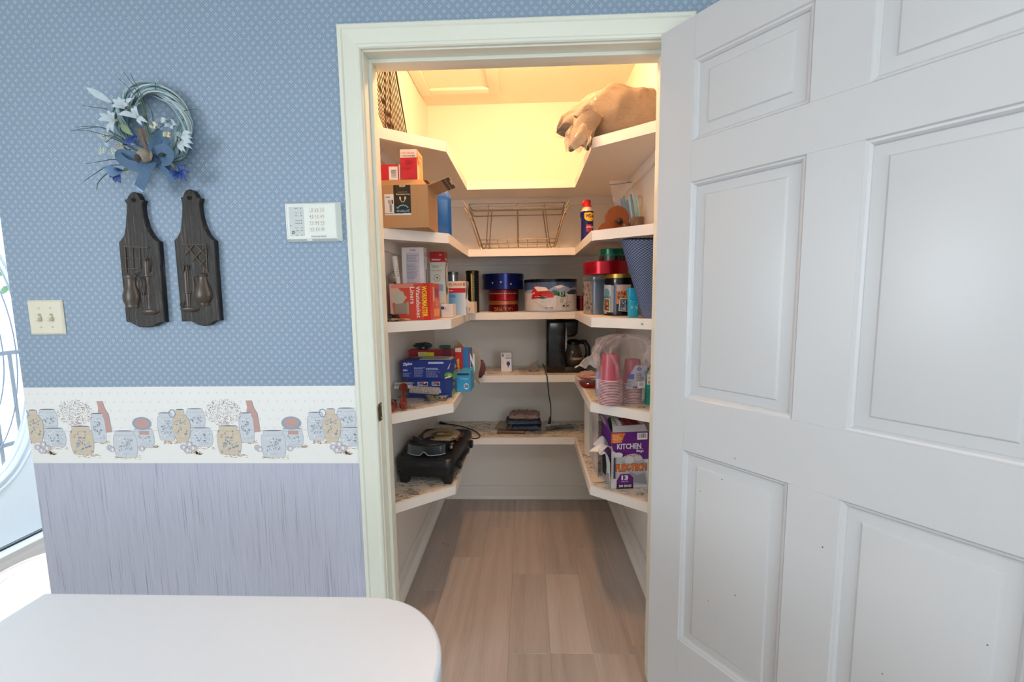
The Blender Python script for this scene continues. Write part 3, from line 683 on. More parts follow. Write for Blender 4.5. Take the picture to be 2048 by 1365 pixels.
s3 = shelf(Z3, 'middle white shelf, carrying the round tins', 0)
shelf(Z4, 'fourth white shelf from the top, with marbled paper, carrying the coffee maker', 1)
shelf(Z5, 'lowest white shelf, with marbled paper, carrying the griddle', 1)
E3 = .0006
sup = tag(MB().box((-.0075, -.033, 0), (.0075, .033, Z4-.038-Z5-E3)).build('support_board', SHELFP, None, (.302, .80, Z5+E3), (0, 0, .25), smooth=False), 'short upright white board propping the right side of the fourth shelf', 'board')
bo = MB().lathe([(.006, -.003), (.0055, -.0055), (.003, -.008), (.0005, -.009)], 16, (0, 0, 0), ax='y').build('bolt', CHROME, s3, (.433, .312-.9-.004, -.018), (0, 0, -.60))

def small(*a, **k): pass
# ============================================================ TOP SHELF
gr = thing('wire_grate', 'dark brown wire oven grate standing against the left wall on the top shelf', 'wire grate', (-.568, .60, Z1+.001))
GW = M('#33231a', .4, .4, .1)
def gp(y, z, x=0): return (x, y-.60, z-Z1)
def atx(px, py, X):
    d = _f*F + _r*(px-CX) - _u*(py-CY); return C0 + d*((X-C0.x)/d.x)
def gl(px, py, x=-.568): p = atx(px, py, x); return Vector((x+.568, p.y-.60, p.z-Z1-.001))
def gwire(nm, a, b, r_, x=-.568, up=.25):
    p, q = gl(a[0], a[1], x), gl(b[0], b[1], x); d = q-p; q = p+d*min(1.6, max(.2, (.004-p.z)/d.z if d.z < 0 else 1)) if nm != 'short' else q
    p = p-d*up
    if p.z > .515: p = p+d*((p.z-.515)/-d.z)
    MB().tube([p, q], r_, 6).build('wire' if nm == 'short' else nm, GW, gr)
for i in range(13):                                    # wires whose tops pass out of sight under the door head
    q = i/12; x0 = 751+q*39; x1 = 776+q*36; y1 = 252+q*10; gwire('wire', (x0, 141), (x1, y1), .0021, up=.3)
for i in range(8):
    q = i/7; gwire('wire', (751.5, 150+q*62), (787-q*20.5, 256-q*5), .0017, up=.05)
gwire('cross_bar', (770, 141), (771.5, 250), .0026, -.562, .25); gwire('cross_bar', (779.5, 141), (782, 253), .0026, -.562, .25)
gwire('edge_bar', (792, 141), (812.5, 262), .0026, -.568, .25)
# beige bundle in clear plastic
bu = thing('wrapped_bundle', 'beige cloth bundle in torn clear plastic hanging over the right end of the top shelf', 'bundle', (.38, .56, Z1+.001))
sil = [(-.245, .085, .016), (-.228, .125, .052), (-.175, .160, .075), (-.11, .205, .09), (-.03, .236, .12), (.02, .222, .125), (.07, .213, .13), (.12, .205, .125), (.145, .175, .105), (.160, .115, .05)]
def bfun(u, v):
    q = u*(len(sil)-1); i = min(int(q), len(sil)-2); fr_ = q-i; fr_ = fr_*fr_*(3-2*fr_) if False else fr_
    x, zt, hw = [sil[i][k]*(1-fr_)+sil[i+1][k]*fr_ for k in range(3)]
    zb = .002 if x > -.075 else (.002+(-.075-x)*.30)
    if x < -.19: zb = .045+(-.19-x)*.4
    if x > .14: zb = .03
    a = 2*PI*v; zc = (zt+zb)/2; hz = max(.002, (zt-zb)/2); cs, sn = math.cos(a), math.sin(a)
    cs = math.copysign(abs(cs)**.75, cs); sn = math.copysign(abs(sn)**.8, sn)
    wr = 1+.035*math.sin(7*a+x*40)+.025*math.sin(13*a-x*66)+.02*math.sin(x*90+a*3)
    return Vector((x+.006*math.sin(a*5+x*30), cs*hw*wr, zc+sn*hz*(1+(wr-1)*.6 if sn > 0 else 1)))
MB().grid(bfun, 44, 40).build('cloth', BEIGE, bu, ang=80)
def tailf(u, v):
    a = 2*PI*v; w = (.058-.018*u)*(1+.07*math.sin(5*a+u*8)); c = Vector((-.130-.045*u, -.100-.030*u, .088-.125*u))
    return c+Vector((math.cos(a)*w, math.sin(a)*w*.55, .012*math.sin(3*a+u*4)))
MB().grid(tailf, 12, 22).build('cloth_fold', BEIGE, bu, ang=80)
PLAS = film('clear_wrap', '#f3ead8', .02, .08, 1.0, 26)
def plf(u, v):
    x = -.262+.16*u; i = u; a = 2*PI*v; zt = .075+.12*u**.7+.012; zb = .05-.03*u; w = (.012+.09*u)*(1+.1*math.sin(9*a+u*9)); return Vector((x, math.cos(a)*w, (zt+zb)/2+math.sin(a)*(zt-zb)/2*(1+.06*math.sin(6*a))))
MB().grid(plf, 14, 30).build('plastic_wrap', PLAS, bu, ang=60)
def plf2(u, v):
    a = 2*PI*v; w = (.036+.010*math.sin(PI*u))*(1+.16*math.sin(5*a+u*7)); c = Vector((-.172-.012*u, -.135-.02*u, .035-.085*u)); return c+Vector((math.cos(a)*w, math.sin(a)*w*.6, .01*math.sin(4*a)))
MB().grid(plf2, 10, 20).build('plastic_tail', film('crinkled_wrap', '#c9b59c', .30, .12, 1.0, 60), bu, ang=60)
# ============================================================ SECOND SHELF, LEFT
cb = thing('cardboard_box', 'open brown cardboard shipping box with black tape and a white label, flaps out', 'box', (-.575, .275, Z2+.001))
bw, bd, bh = .221, .165, .152
mb = MB()
for a, b in (((0, 0, 0), (bw, .003, bh)), ((0, bd-.003, 0), (bw, bd, bh)), ((0, .003, 0), (.003, bd-.003, bh)), ((bw-.003, .003, 0), (bw, bd-.003, bh)), ((.003, .003, 0), (bw-.003, bd-.003, .003))): mb.box(a, b)
mb.build('carton', CARD, cb, smooth=False)
def flap(nm, pts, n=(0, 0, .003)):
    n = Vector(n); p = [Vector(q) for q in pts]; MB().add(p+[q+n for q in p], [(3, 2, 1, 0), (4, 5, 6, 7)]+[(i, (i+1) % 4, (i+1) % 4+4, i+4) for i in range(4)]).build(nm, CARD, cb, smooth=False); return
flap('front_flap', [(0, .001, bh), (bw-.004, .001, bh), (bw-.022, .020, bh+.021), (0, .020, bh+.021)], (0, .002, .002))
flap('side_flap', [(bw, .004, bh-.003), (bw, bd-.004, bh-.003), (bw+.076, bd-.002, bh+.026), (bw+.076, .010, bh+.026)], (0, 0, .003))
flap('inner_flap', [(.003, .025, bh+.0205), (bw-.004, .025, bh+.0205), (bw-.004, bd, bh+.0205), (.003, bd, bh+.0205)], (0, 0, .002))
p0, p1, p2 = Vector((bw+.048, .012, bh-.004)), Vector((bw+.064, bd+.028, bh-.046)), Vector((bw+.028, .008, bh-.001))
g = G(); X0_ = -.575
def fx(px, py): p = at(px, py, .275); return p.x+.575, p.z-Z2-.001
(lx0, lz1), (lx1, lz0) = fx(768.5, 389), fx(822.5, 430); g.rect(lx0, lz0, lx1, lz1, '#d5d8da')
for i, (x, y, w) in enumerate(((771, 394, 9), (777, 400, 2.2), (780.5, 400, 1.5), (783, 400, 3.5), (788, 400, 2))): a, b = fx(x, y); c, d = fx(x+w, y+(1.2 if i == 0 else 8)); g.rect(a, d, c, b, '#3c3c3e')
a, b = fx(779, 409); c, d = fx(784.5, 424)
for i in range(11): z = d+(b-d)*i/11; g.rect(a, z, c, z+(b-d)*.05, '#4a4a4c')
a, b = fx(770, 426.5); c, d = fx(816, 427.6); g.para(a, d, c, b, 1, '#8a8d90', 5, .9)
(tx0, tz1), (tx1, tz0) = fx(786.5, 368.5), fx(822.5, 426); g.rect(tx0, tz0, tx1, bh, '#16130f')
tw, th_ = tx1-tx0, bh-tz0
g.text('free listening', tx0+tw*.95, tz0+th_*.70, tw*.80, .0075, '#c9b99b', .02, 0, PI); g.text('and much more', tx0+tw*.80, tz0+th_*.755, tw*.52, .004, '#a8997e', 0, 0, PI)
g.ring(tx0+tw*.53, tz0+th_*.50, .0088, .0125, .0022, '#c9b99b', PI, 2*PI, 12); g.ell(tx0+tw*.38, tz0+th_*.53, .0034, .0055, '#c9b99b'); g.ell(tx0+tw*.68, tz0+th_*.53, .0034, .0055, '#c9b99b')
g.ring(tx0+tw*.53, tz0+th_*.10, .023, .0195, .0042, '#5f9ec4', .45, PI-.35, 16); g.poly([(tx0+tw*.14, tz0+th_*.165), (tx0+tw*.15, tz0+th_*.24), (tx0+tw*.28, tz0+th_*.165)], '#5f9ec4')
g.text('prime', tx0+tw*.90, tz0+.0135, tw*.76, .0125, '#5f9ec4', .03, 0, PI)
g.ring(tx0+tw*.53, tz0+th_*.97, .010, .006, .003, '#c9b99b'); g.ring(tx0+tw*.53, tz0+th_*.95, .012, .003, .002, '#c9b99b')
g.build(cb, (0, 0, 0), clip=(0, 0, bw, bh-.001))
g = G(); fw = (p1-p0).length
q0 = Vector((bw+.048, .010, bh+.0153)); q1 = Vector((bw+.048, bd-.002, bh+.0153)); qs = Vector((bw+.076, .010, bh+.026))
g.rect(0, 0, .152, .030, '#241d17'); g.rect(.04, .024, .10, .033, '#d9d4cc')
for i in range(4): g.text(('free listening', 'prime', 'shop deals', 'listening')[i], (.005+.037*i), .009, .030, .008, '#b9a98c', .02)
FU = (q1-q0).normalized(); FV = (qs-q0); FV = (FV-FU*FV.dot(FU)).normalized()
g.build(cb, q0+Vector((0, 0, -.0005)), FU, FV, 'printed_tape')
RED_, WH = '#b8102a', '#e3dcd6'
def sylA(g, w, h):
    g.rect(0, 0, w, h*.73, RED_); g.rect(0, h*.73, w, h, '#ded6cf'); g.text('SYLVANIA', w*.08, h*.84, w*.78, h*.07, '#e06a3a', .03, .15); g.text('DOUBLE LIFE', w*.08, h*.765, w*.45, h*.04, '#2b2422', .03, .2); g.para(w*.56, h*.765, w*.9, h*.80, 1, '#3a3230', 2, .8)
    g.para(w*.30, h*.50, w*.85, h*.66, 6, '#8d0d24', 4, .35); g.para(w*.06, h*.33, w*.9, h*.45, 4, '#8d0d24', 5, .3); g.rect(w*.45, h*.03, w*.75, h*.045, '#7a1020')
def sylAr(g, w, h):
    g.rect(0, 0, w, h, '#d8b07a'); g.poly([(0, h*.7), (w*.4, h*.55), (w*.2, 0), (0, 0)], '#e7c9a0'); g.poly([(0, h), (w*.3, h*.6), (w*.15, h*.45), (0, h*.7)], '#c4442c'); g.poly([(w*.3, 0), (w*.5, h*.5), (w*.8, h*.35), (w*.75, 0)], '#e3a24f')
    g.text('DOUBLE LIFE', w*.3, h*.80, w*.5, h*.06, '#5c4630', .02); g.para(w*.3, h*.5, w*.9, h*.72, 5, '#8a6a48', 9, .4)
carton('light_bulb_carton', 'tall red and white light bulb carton standing on top of the cardboard box', 'carton', (-.4555, .298, Z2+.1762), .061, .085, .107, 0, '#ded6cf', sylA, sylAr, None, group='boxes on the cardboard box')
def redB(g, w, h):
    g.rect(w*.22, 0, w*.97, h, '#c0102c'); g.rect(w*.62, 0, w*.93, h*.86, '#e2ddd8'); g.barcode(w*.66, h*.1, w*.90, h*.76, True, 6); g.ell(w*.88, h*.93, .0022, .0022, '#7a1422'); g.text('DOUBLE', w*.20, h*.06, h*.62, .009, '#2a2524', .03, 0, PI/2)
carton('light_bulb_carton', 'low red carton with a barcode on top of the cardboard box', 'carton', (-.5665, .300, Z2+.1762), .107, .075, .056, 0, '#ded6cf', redB, None, None, group='boxes on the cardboard box')
# blue bottle
bb_ = thing('plastic_bottle', 'blue plastic bottle with a green and white label behind the cardboard box', 'bottle', (-.362, .565, Z2+.001), .25)
BLU = M('#0a56a4', .3, 0, .03)
def rrect(w, d, r, n=5):
    o = []
    for cx, cy, a0 in ((w/2-r, d/2-r, 0), (-w/2+r, d/2-r, PI/2), (-w/2+r, -d/2+r, PI), (w/2-r, -d/2+r, 1.5*PI)):
        for k in range(n+1): a = a0+k*PI/2/n; o.append((cx+r*math.cos(a), cy+r*math.sin(a)))
    return o
def loft(mb, secs):
    vs = []; n = None
    for w, d, r, z, cx, cy in secs:
        p = rrect(w, d, min(r, .49*min(w, d))); n = len(p); vs += [(x+cx, y+cy, z) for x, y in p]
    return mb.add(vs, [(j*n+i, j*n+(i+1) % n, (j+1)*n+(i+1) % n, (j+1)*n+i) for j in range(len(secs)-1) for i in range(n)]+[tuple(range(n))[::-1], tuple((len(secs)-1)*n+i for i in range(n))])
loft(MB(), [(.075, .055, .015, 0, 0, 0), (.082, .062, .018, .004, 0, 0), (.082, .062, .018, .15, 0, 0), (.084, .064, .018, .154, 0, 0), (.080, .06, .018, .17, 0, 0), (.055, .045, .018, .198, 0, 0), (.034, .034, .016, .212, 0, 0)]).build('bottle_body', BLU, bb_, ang=50)
MB().lathe([(.016, .21), (.0165, .212), (.0165, .232), (.014, .236)], 20).build('cap', M('#1450a0', .35), bb_)
g = G(); g.rect(.0, .01, .040, .125, '#d9d3c6'); g.rect(0, .01, .040, .07, '#3f8f5e'); g.ell(.02, .10, .010, .012, '#b55a4a'); g.build(bb_, (-.0413, .022, 0), (0, -1, 0), (0, 0, 1), 'label')
# ============================================================ SECOND SHELF, BACK: wire rack
wr = thing('wire_rack', 'chrome wire food warmer rack flaring upwards on the second shelf', 'rack', (-.05, 1.20, Z2+.001))
def rk(x, y, z): return (x+.05, y-1.20, z-Z2-.001)
WIRE = M('#8d8376', .35, .8, .05)
def ringpts(x0, x1, y0, y1, z, r=.02, n=4):
    o = []
    for cx, cy, a0 in ((x1-r, y1-r, 0), (x0+r, y1-r, PI/2), (x0+r, y0+r, PI), (x1-r, y0+r, 1.5*PI)):
        for k in range(n+1): a = a0+k*PI/2/n; o.append(rk(cx+r*math.cos(a), cy+r*math.sin(a), z))
    return o
for z, i in ((1.820, 0), (1.790, .006)): MB().tube(ringpts(-.315+i, .214-i, 1.10, 1.30, z), .0031, 6, True).build('top_ring', WIRE, wr)
for z, i in ((1.628, 0), (1.602, .004)): MB().tube(ringpts(-.262+i, .166-i, 1.115, 1.285, z), .0024, 6, True).build('bottom_ring', WIRE, wr)
for y in (1.10, 1.30):
    for off in (0, .030):
        MB().tube([rk(-.345+off*.1, y, 1.835-off), rk(-.318, y, 1.79-off), rk(-.262, y, 1.60), rk(-.252, y, 1.578), rk(-.236, y, 1.574), rk(-.222, y, 1.590), rk(-.202, y, 1.815-off)] if off == 0 else [rk(-.340, y, 1.80), rk(-.305, y, 1.75), rk(-.258, y, 1.60), rk(-.250, y, 1.585)], .0031, 6).build('leg_wire', WIRE, wr)
        MB().tube([rk(.240-off*.1, y, 1.835-off), rk(.216, y, 1.79-off), rk(.166, y, 1.60), rk(.156, y, 1.578), rk(.140, y, 1.574), rk(.130, y, 1.590), rk(.100, y, 1.815-off)] if off == 0 else [rk(.236, y, 1.80), rk(.204, y, 1.75), rk(.162, y, 1.60), rk(.154, y, 1.585)], .0031, 6).build('leg_wire', WIRE, wr)
    MB().tube([rk(-.048, y, 1.822), rk(-.046, y, 1.605)], .003, 6).build('centre_wire', WIRE, wr)
MB().tube([rk(-.31, 1.12, 1.806), rk(-.325, 1.20, 1.800), rk(-.31, 1.28, 1.806)], .002, 6).build('handle_wire', WIRE, wr); MB().tube([rk(.21, 1.12, 1.806), rk(.225, 1.20, 1.800), rk(.21, 1.28, 1.806)], .002, 6).build('handle_wire', WIRE, wr)
for i in range(7): x = -.215+i*.055; MB().tube([rk(x, 1.115, 1.628), rk(x+.004, 1.115, 1.602), rk(x, 1.20, 1.604), rk(x+.004, 1.285, 1.602)], .0018, 5).build('cross_wire', WIRE, wr)
# ============================================================ SECOND SHELF, RIGHT
wd = thing('spray_can', 'blue and yellow lubricant spray can with a red top', 'spray can', (.322, 1.02, Z2+.001))
MB().lathe([(.031, 0), (.033, .002), (.033, .004), (.0325, .006), (.0325, .176), (.0335, .178), (.0325, .181)], 32).build('can', M('#17206c', .28, .2, .02), wd)
MB().lathe([(.0325, .181), (.030, .188), (.024, .199), (.020, .203)], 32).build('shoulder', M('#d8cdb8', .3, .1), wd)
mb = MB().lathe([(.021, .203), (.021, .212), (.018, .216), (.018, .236), (.015, .240)], 24); mb.box((-.024, -.012, .214), (-.008, .012, .236), .004); mb.ball((-.022, 0, .222), .010, .010, .009); mb.build('red_nozzle', M('#c4121f', .3), wd)
MB().box((-.0365, -.010, .150), (-.0315, .006, .178), .001).build('straw_clip', M('#151b4e', .4), wd)
g = G(); g.ell(.0, .150, .030, .023, '#e9b90d', 24); g.rect(-.030, .150, .030, .171, '#e9b90d'); g.text('WD-40', -.023, .145, .052, .019, '#182057', .05)
g.rect(-.019, .095, .025, .104, '#d9c8c0'); g.text('BIG-BLAST', -.019, .098, None, .0001, '#d9c8c0'); g.text('BIG-', -.018, .098, .034, .014, '#c7344e', .04); g.text('BLAST', -.018, .081, .040, .014, '#c7344e', .05); g.rect(-.018, .075, .025, .079, '#c7344e')
for i, (x, w) in enumerate(((-.006, .024), (-.008, .026), (-.010, .030), (-.012, .030))): g.rect(x, .066-i*.009, x+w, .069-i*.009, '#cfd3e6')
g.build(wd, (0, 0, 0), wrap=(.0325, -PI/2+.32), name='label')
wt = thing('wooden_holder', 'varnished reddish wooden cloud-shaped holder with a dark round knob', 'wooden holder', (.395, .60, Z2+.001), .18)
WOOD = NT('varnished_wood'); _g = WOOD.noise(1, 3, WOOD.mapv((60, 40, 12)), .6, .8); WOOD.set(WOOD.mix(_g, lin('#6e3412'), lin('#8e4a1c')), .3); WOOD = WOOD.m
def arc(cx, cz, r, a0, a1, n=12): return [(cx+r*math.cos(a0+(a1-a0)*k/n), cz+r*math.sin(a0+(a1-a0)*k/n)) for k in range(n+1)]
mb = MB(); mb.prism([(-.088, 0)]+arc(-.045, .012, .045, PI*.98, PI*.70, 6)+arc(0, .075, .052, PI*1.10, -.10*PI, 18)+arc(.045, .012, .045, PI*.30, .02*PI, 6)+[(.088, 0)], 0, .018, 'y'); mb.build('back_plate', WOOD, wt, ang=30)
MB().lathe([(.0045, .001), (.007, -.006), (.013, -.012), (.0145, -.018), (.011, -.024), (.003, -.027)], 24, (.003, 0, .058), ax='y').build('knob', M('#2c1410', .22, 0, .1), wt)
MB().lathe([(.016, 0), (.016, -.002)], 24, (.001, 0, .061), ax='y').build('pale_washer', M('#7c4a26', .5), wt)
for x, y, lb in ((.452, .485, 'brown roll of packing tape standing on edge beside the wooden holder'), ):
    tp = thing('tape_roll', lb, 'tape', (x, y, Z2+.001), -.15)
    MB().lathe([(.021, 0), (.0245, .0), (.0255, .002), (.0255, .054), (.0245, .056), (.021, .056), (.019, .054), (.019, .002)], 36).build('tape', M('#59402c', .3, 0, .08), tp); MB().lathe([(.0191, .001), (.0191, .055), (.0175, .055), (.0175, .001), (.0191, .001)], 32, caps=False).build('core', M('#a98f6c', .8), tp)
tp = tag(MB().lathe([(.018, 0), (.0192, .001), (.0192, .040), (.018, .042), (.003, .042), (.003, .004)], 32).build('wooden_cup', M('#4c2c1a', .4, 0, .1), None, (.424, .56, Z2+.001)), 'small dark brown round container between the wooden holder and the tape roll', 'container')
zb = thing('zip_bag', 'clear zip bag of blue and mint drinking straws on the second shelf', 'bag', (.485, .76, Z2+.001))
for i in range(11):
    x = -.040+i*.0085; col = ('#2f7fc4', '#7fc0dc', '#2f7fc4', '#1f93a0', '#2f7fc4', '#2a6fb8', '#9fdcd4', '#2f7fc4', '#a9ded6', '#9fdcd4', '#b4e2dc')[i]
    MB().tube([(x+.014, -.012+.002*(i % 3), .001), (x-.016, .004+.003*(i % 3), .165+.010*(i % 4)+.002*i)], .0042, 8).build('straw', M(col, .35, 0, .02), zb)
def zf(u, v):
    w = .058-.008*u; cx = .018-.066*u; a = 2*PI*v; th = .024*(1-u)**.7+.001
    return Vector((cx+math.copysign(abs(math.cos(a))**.6, math.cos(a))*w, .0+math.sin(a)*th*(1+.1*math.sin(u*20)), .270*u))
MB().grid(zf, 18, 26).build('clear_bag', film('zip_bag_film', '#f2e9e2', .14, .06, .9, 34), zb, ang=60)
MB().tube([(-.098, -.001, .252), (-.050, -.002, .256), (.002, -.001, .262)], .0018, 6).build('zip_strip', M('#6c5a86', .4), zb)
# ============================================================ MIDDLE SHELF, LEFT
Zs = Z3+.001
bl_ = thing('light_bulb', 'large clear round bulb resting on the red liner carton near the jamb', 'light bulb', (-.547, .475, Zs+.147))
MB().ball((0, 0, .027), .025, .032, .027, 24, 14).build('bulb_glass', M('#8d8378', .1, 0, .05), bl_)
MB().lathe([(.014, .026), (.012, .032), (.012, .050), (.008, .054)], 16, (0, 0, .027), ax='y').build('screw_base', STEEL, bl_)
tu = thing('plastic_tube', 'white plastic tube standing on the red liner carton', 'tube', (-.528, .455, Zs+.147), rot=(0, -.10, 0))
MB().lathe([(.008, 0), (.009, .0), (.0115, .112), (.010, .112)], 20).build('tube_body', M('#dcdad2', .6), tu); g = G(); [g.rect(0, .03+.009*i, .010, .033+.009*i, '#8c8a86') for i in range(7)]; g.build(tu, wrap=(.0097, -PI/2+.2))
def tallw(g, w, h):
    g.rect(w*.20, h*.05, w*.80, h*.93, '#cfd0da'); g.text('A 19 LED', w*.38, h*.945, w*.26, h*.03, '#55586a', .02); g.para(w*.22, h*.80, w*.78, h*.90, 6, '#9a9db2', 2, .5); g.para(w*.22, h*.56, w*.78, h*.78, 13, '#9a9db2', 3, .45); g.para(w*.22, h*.08, w*.78, h*.52, 24, '#9a9db2', 4, .45)
def tallr(g, w, h):
    g.rect(0, 0, w, h, '#d8d8de'); g.text('A21', w*.15, h*.88, w*.6, h*.06, '#6a6f8c', .02); g.rect(w*.5, h*.30, w*.9, h*.70, '#46588f'); g.rect(w*.1, h*.30, w*.75, h*.37, '#35487e'); g.rect(w*.3, h*.08, w*.9, h*.24, '#d8a08a'); g.para(w*.1, h*.72, w*.45, h*.85, 4, '#8d93aa', 8, .5)
carton('tall_white_carton', 'tall white carton covered in fine grey print on the middle shelf', 'carton', (-.537, .55, Zs), .0955, .055, .304, .0, '#e4e5e9', tallw, tallr)
def fmf(g, w, h):
    g.rect(0, h*.84, w, h, '#a3121c'); g.text('Fluidmaster', w*.12, h*.865, w*.62, h*.03, '#e8dcd8', .02, .2); g.text('400A', w*.62, h*.94, w*.2, h*.018, '#e8dcd8')
    g.rect(0, 0, w, h*.84, '#c9cdc4'); g.ring(w*.45, h*.86, w*.42, h*.10, h*.006, '#9a9d96', PI, 2*PI); g.para(w*.15, h*.76, w*.8, h*.80, 2, '#7d807a', 3, .5); g.text('Easy Installation', w*.15, h*.70, w*.62, h*.022, '#3c3f3b'); g.ring(w*.45, h*.60, w*.22, h*.055, h*.006, '#55584f'); g.poly([(w*.5, h*.64), (w*.38, h*.595), (w*.46, h*.595), (w*.42, h*.56), (w*.53, h*.61), (w*.46, h*.61)], '#33362f'); g.rect(w*.12, h*.40, w*.55, h*.50, '#2c4f9c'); g.rect(w*.55, h*.40, w*.85, h*.50, '#8b9cc0')
def fmr(g, w, h):
    g.rect(0, 0, w, h, '#c3c7bd'); g.rect(0, h*.84, w, h, '#8f0f19'); g.text('Fluid', w*.1, h*.87, w*.7, h*.035, '#e8dcd8', .02); g.ell(w*.45, h*.58, w*.40, h*.25, '#20301f', 20); g.ell(w*.5, h*.62, w*.26, h*.18, '#d8d6d0', 18); g.poly([(w*.05, h*.5), (w*.3, h*.36), (w*.25, h*.30), (0, h*.42)], '#2f7a3a'); g.rect(w*.1, h*.02, w*.9, h*.30, '#d9b48e'); g.ell(w*.5, h*.14, w*.3, h*.04, '#8c4038')
fmm = carton('valve_carton', 'tall pale green carton with a dark red top behind the white carton', 'carton', (-.437, .645, Zs), .069, .06, .294, -.03, '#c9cdc4', fmf, fmr)
def wmf(g, w, h):
    g.rect(0, 0, w, h, '#c9463a'); g.rect(w*.84, 0, w, h, '#c8201c'); g.poly([(0, 0), (w*.10, 0), (w*.06, h*.45), (w*.28, h*.8), (w*.12, h), (0, h)], '#d9aa9a'); g.rect(w*.04, h*.88, w*.60, h*.99, '#cf8474')
    ca = PI/2
    def vt(tx, xr, y0, ln, hh, col, b): g.text(tx, xr, y0, ln, hh, col, b, 0, -ca)
    vt('WORKMASTER', w*.80, h*.93, h*.84, w*.125, '#ecd51c', .02); vt('Wastebasket', w*.655, h*.92, h*.86, w*.105, '#ece4dc', .012); vt('Liners', w*.51, h*.90, h*.46, w*.11, '#ece4dc', .01)
    g.rect(w*.11, h*.17, w*.46, h*.48, '#958a7e'); g.rect(w*.42, h*.15, w*.47, h*.50, '#a59a8c')
    g.poly([(w*.07, h*.50), (w*.16, h*.44), (w*.32, h*.47), (w*.38, h*.56), (w*.43, h*.62), (w*.37, h*.68), (w*.34, h*.78), (w*.22, h*.82), (w*.10, h*.79), (w*.05, h*.70)], '#b9b6a8')
    r = random.Random(3)
    for i in range(60): g.ell(w*r.uniform(.09, .33), h*r.uniform(.50, .78), .0011, .0009, r.choice(('#c9c7ba', '#a5a294')), 5)
def wmr(g, w, h):
    g.rect(0, 0, w, h, '#c4564c'); g.rect(w*.05, 0, w*.2, h, '#b53a34'); g.rect(w*.3, h*.5, w*.45, h*.9, '#d9b48e'); g.rect(w*.5, h*.62, w*.9, h*.86, '#8f4a66'); g.para(w*.5, h*.35, w*.9, h*.6, 5, '#e0a394', 4, .5); g.rect(w*.3, h*.08, w*.9, h*.3, '#d98a5a')
wm = carton('liner_carton', 'red and yellow carton of wastebasket liners lying on its side', 'carton', (-.554, .418, Zs), .170, .115, .146, -.12, '#c8382e', wmf, wmr)
pp = thing('torn_paper', 'crumpled cream paper scrap lying in front of the red liner carton', 'paper', (-.525, .345, Zs))
MB().grid(lambda u, v: Vector((-.045+.115*u, -.02+.045*v+.006*math.sin(9*u), .003+.011*abs(math.sin(6*u+3*v))*(1-u*.7))), 14, 6).build('paper', M('#b9ab90', .8, 0, .1), pp, solid=.0006, ang=20)
bk = thing('plastic_wrapper', 'crumpled black plastic wrapper beside the red liner carton at the jamb', 'wrapper', (-.555, .368, Zs))
MB().ball((.005, 0, .014), .022, .014, .014, 12, 8, lambda d: 1+.25*math.sin(7*d.x+4*d.z)).build('wrapper', M('#15151a', .35), bk, ang=30); MB().ball((.034, .003, .012), .018, .010, .012, 10, 6, lambda d: 1+.3*math.sin(5*d.x-6*d.y)).build('wrapper_fold', M('#15151a', .35), bk, ang=30)
def swf(g, w, h): g.rect(w*.1, h*.1, w*.92, h*.95, '#d9d2c8'); g.ell(w*.12, h*.72, w*.16, h*.13, '#2b3f86'); g.ell(w*.38, h*.68, w*.04, h*.06, '#6d7a9c'); g.para(w*.3, h*.5, w*.8, h*.85, 3, '#a8a7b4', 3, .3)
carton('small_white_carton', 'small white carton with a blue mark at the corner of the liner carton', 'carton', (-.375, .565, Zs), .050, .07, .058, -.05, '#dfd8cf', swf, None)
syl = thing('light_bulb_carton', 'torn-open white and blue light bulb carton with a red stripe, middle shelf', 'carton', (-.392, .800, Zs), -.10)
MB().box((0, 0, 0), (.094, .05, .165), .0008).build('carton', M('#d8dbe0', .45, 0, .02), syl)
MB().prism([(.094, .165), (.110, .16), (.104, .115), (.078, .088), (.094, .07)], .002, .010, 'y').build('torn_flap', M('#8a8784', .6), syl, smooth=False)
MB().prism([(.080, .085), (.112, .068), (.120, .035), (.094, .040)], .001, .003, 'y').build('torn_flap', M('#cfcac2', .6), syl, smooth=False)
g = G(); w, h = .094, .165
for i in range(14): q = i/13; c_ = [int(a+(b-a)*q) for a, b in zip((60, 130, 190), (205, 216, 228))]; g.rect(w*i/14, 0, w*(i+1)/14, h*.66, '#%02x%02x%02x' % tuple(c_))
g.rect(0, h*.66, w, h*.80, '#b01f2c'); g.rect(0, h*.80, w, h, '#dcd2c8'); g.text('SYLVANIA', w*.03, h*.86, w*.80, h*.09, '#d35a1e', .03, .15); g.text('reflector', w*.02, h*.71, w*.32, h*.05, '#e8d2cc', .01); g.rect(w*.05, h*.52, w*.45, h*.60, '#3f7fb5'); g.rect(w*.86, h*.86, w*.99, h*.96, '#c97a50')
for i in range(5): g.rect(w*(.24+.05*i), h*.02, w*(.265+.05*i), h*.18, '#77787c')
g.build(syl, (0, 0, 0))
def can(name, label, cat, p, r, h, m, lidm=None, lidh=.012, seg=48, group=None, gf=None, a0=-PI/2, lip=.0012, bodyname='tin_body'):
    o = thing(name, label, cat, p, 0, group); hb = h-lidh if lidm else h
    MB().lathe([(r-.002, 0), (r, .0015), (r, .003), (r-.0008, .004), (r-.0008, hb-.001), (r-.002, hb)], seg).build(bodyname, m, o)
    if lidm: MB().lathe([(r+lip, hb-.004), (r+lip, h-.0015), (r+lip-.0015, h), (r-.004, h), (r-.006, h-.002), (.001, h-.002)], seg).build('lid', lidm, o)
    if gf: g = G(); gf(g, r, hb); g.build(o, wrap=(r-.0006, a0), name='printed_picture', rough=.3)
    return o
TM = lambda c, r=.28, m=.55: M(c, r, m, .03)
can('metal_canister', 'slim silver canister with a dark lid standing behind the light bulb cartons', 'canister', (-.383, .93, Zs), .027, .218, TM('#9aa7a8', .25, .8), TM('#6a706e', .3, .7), .012)
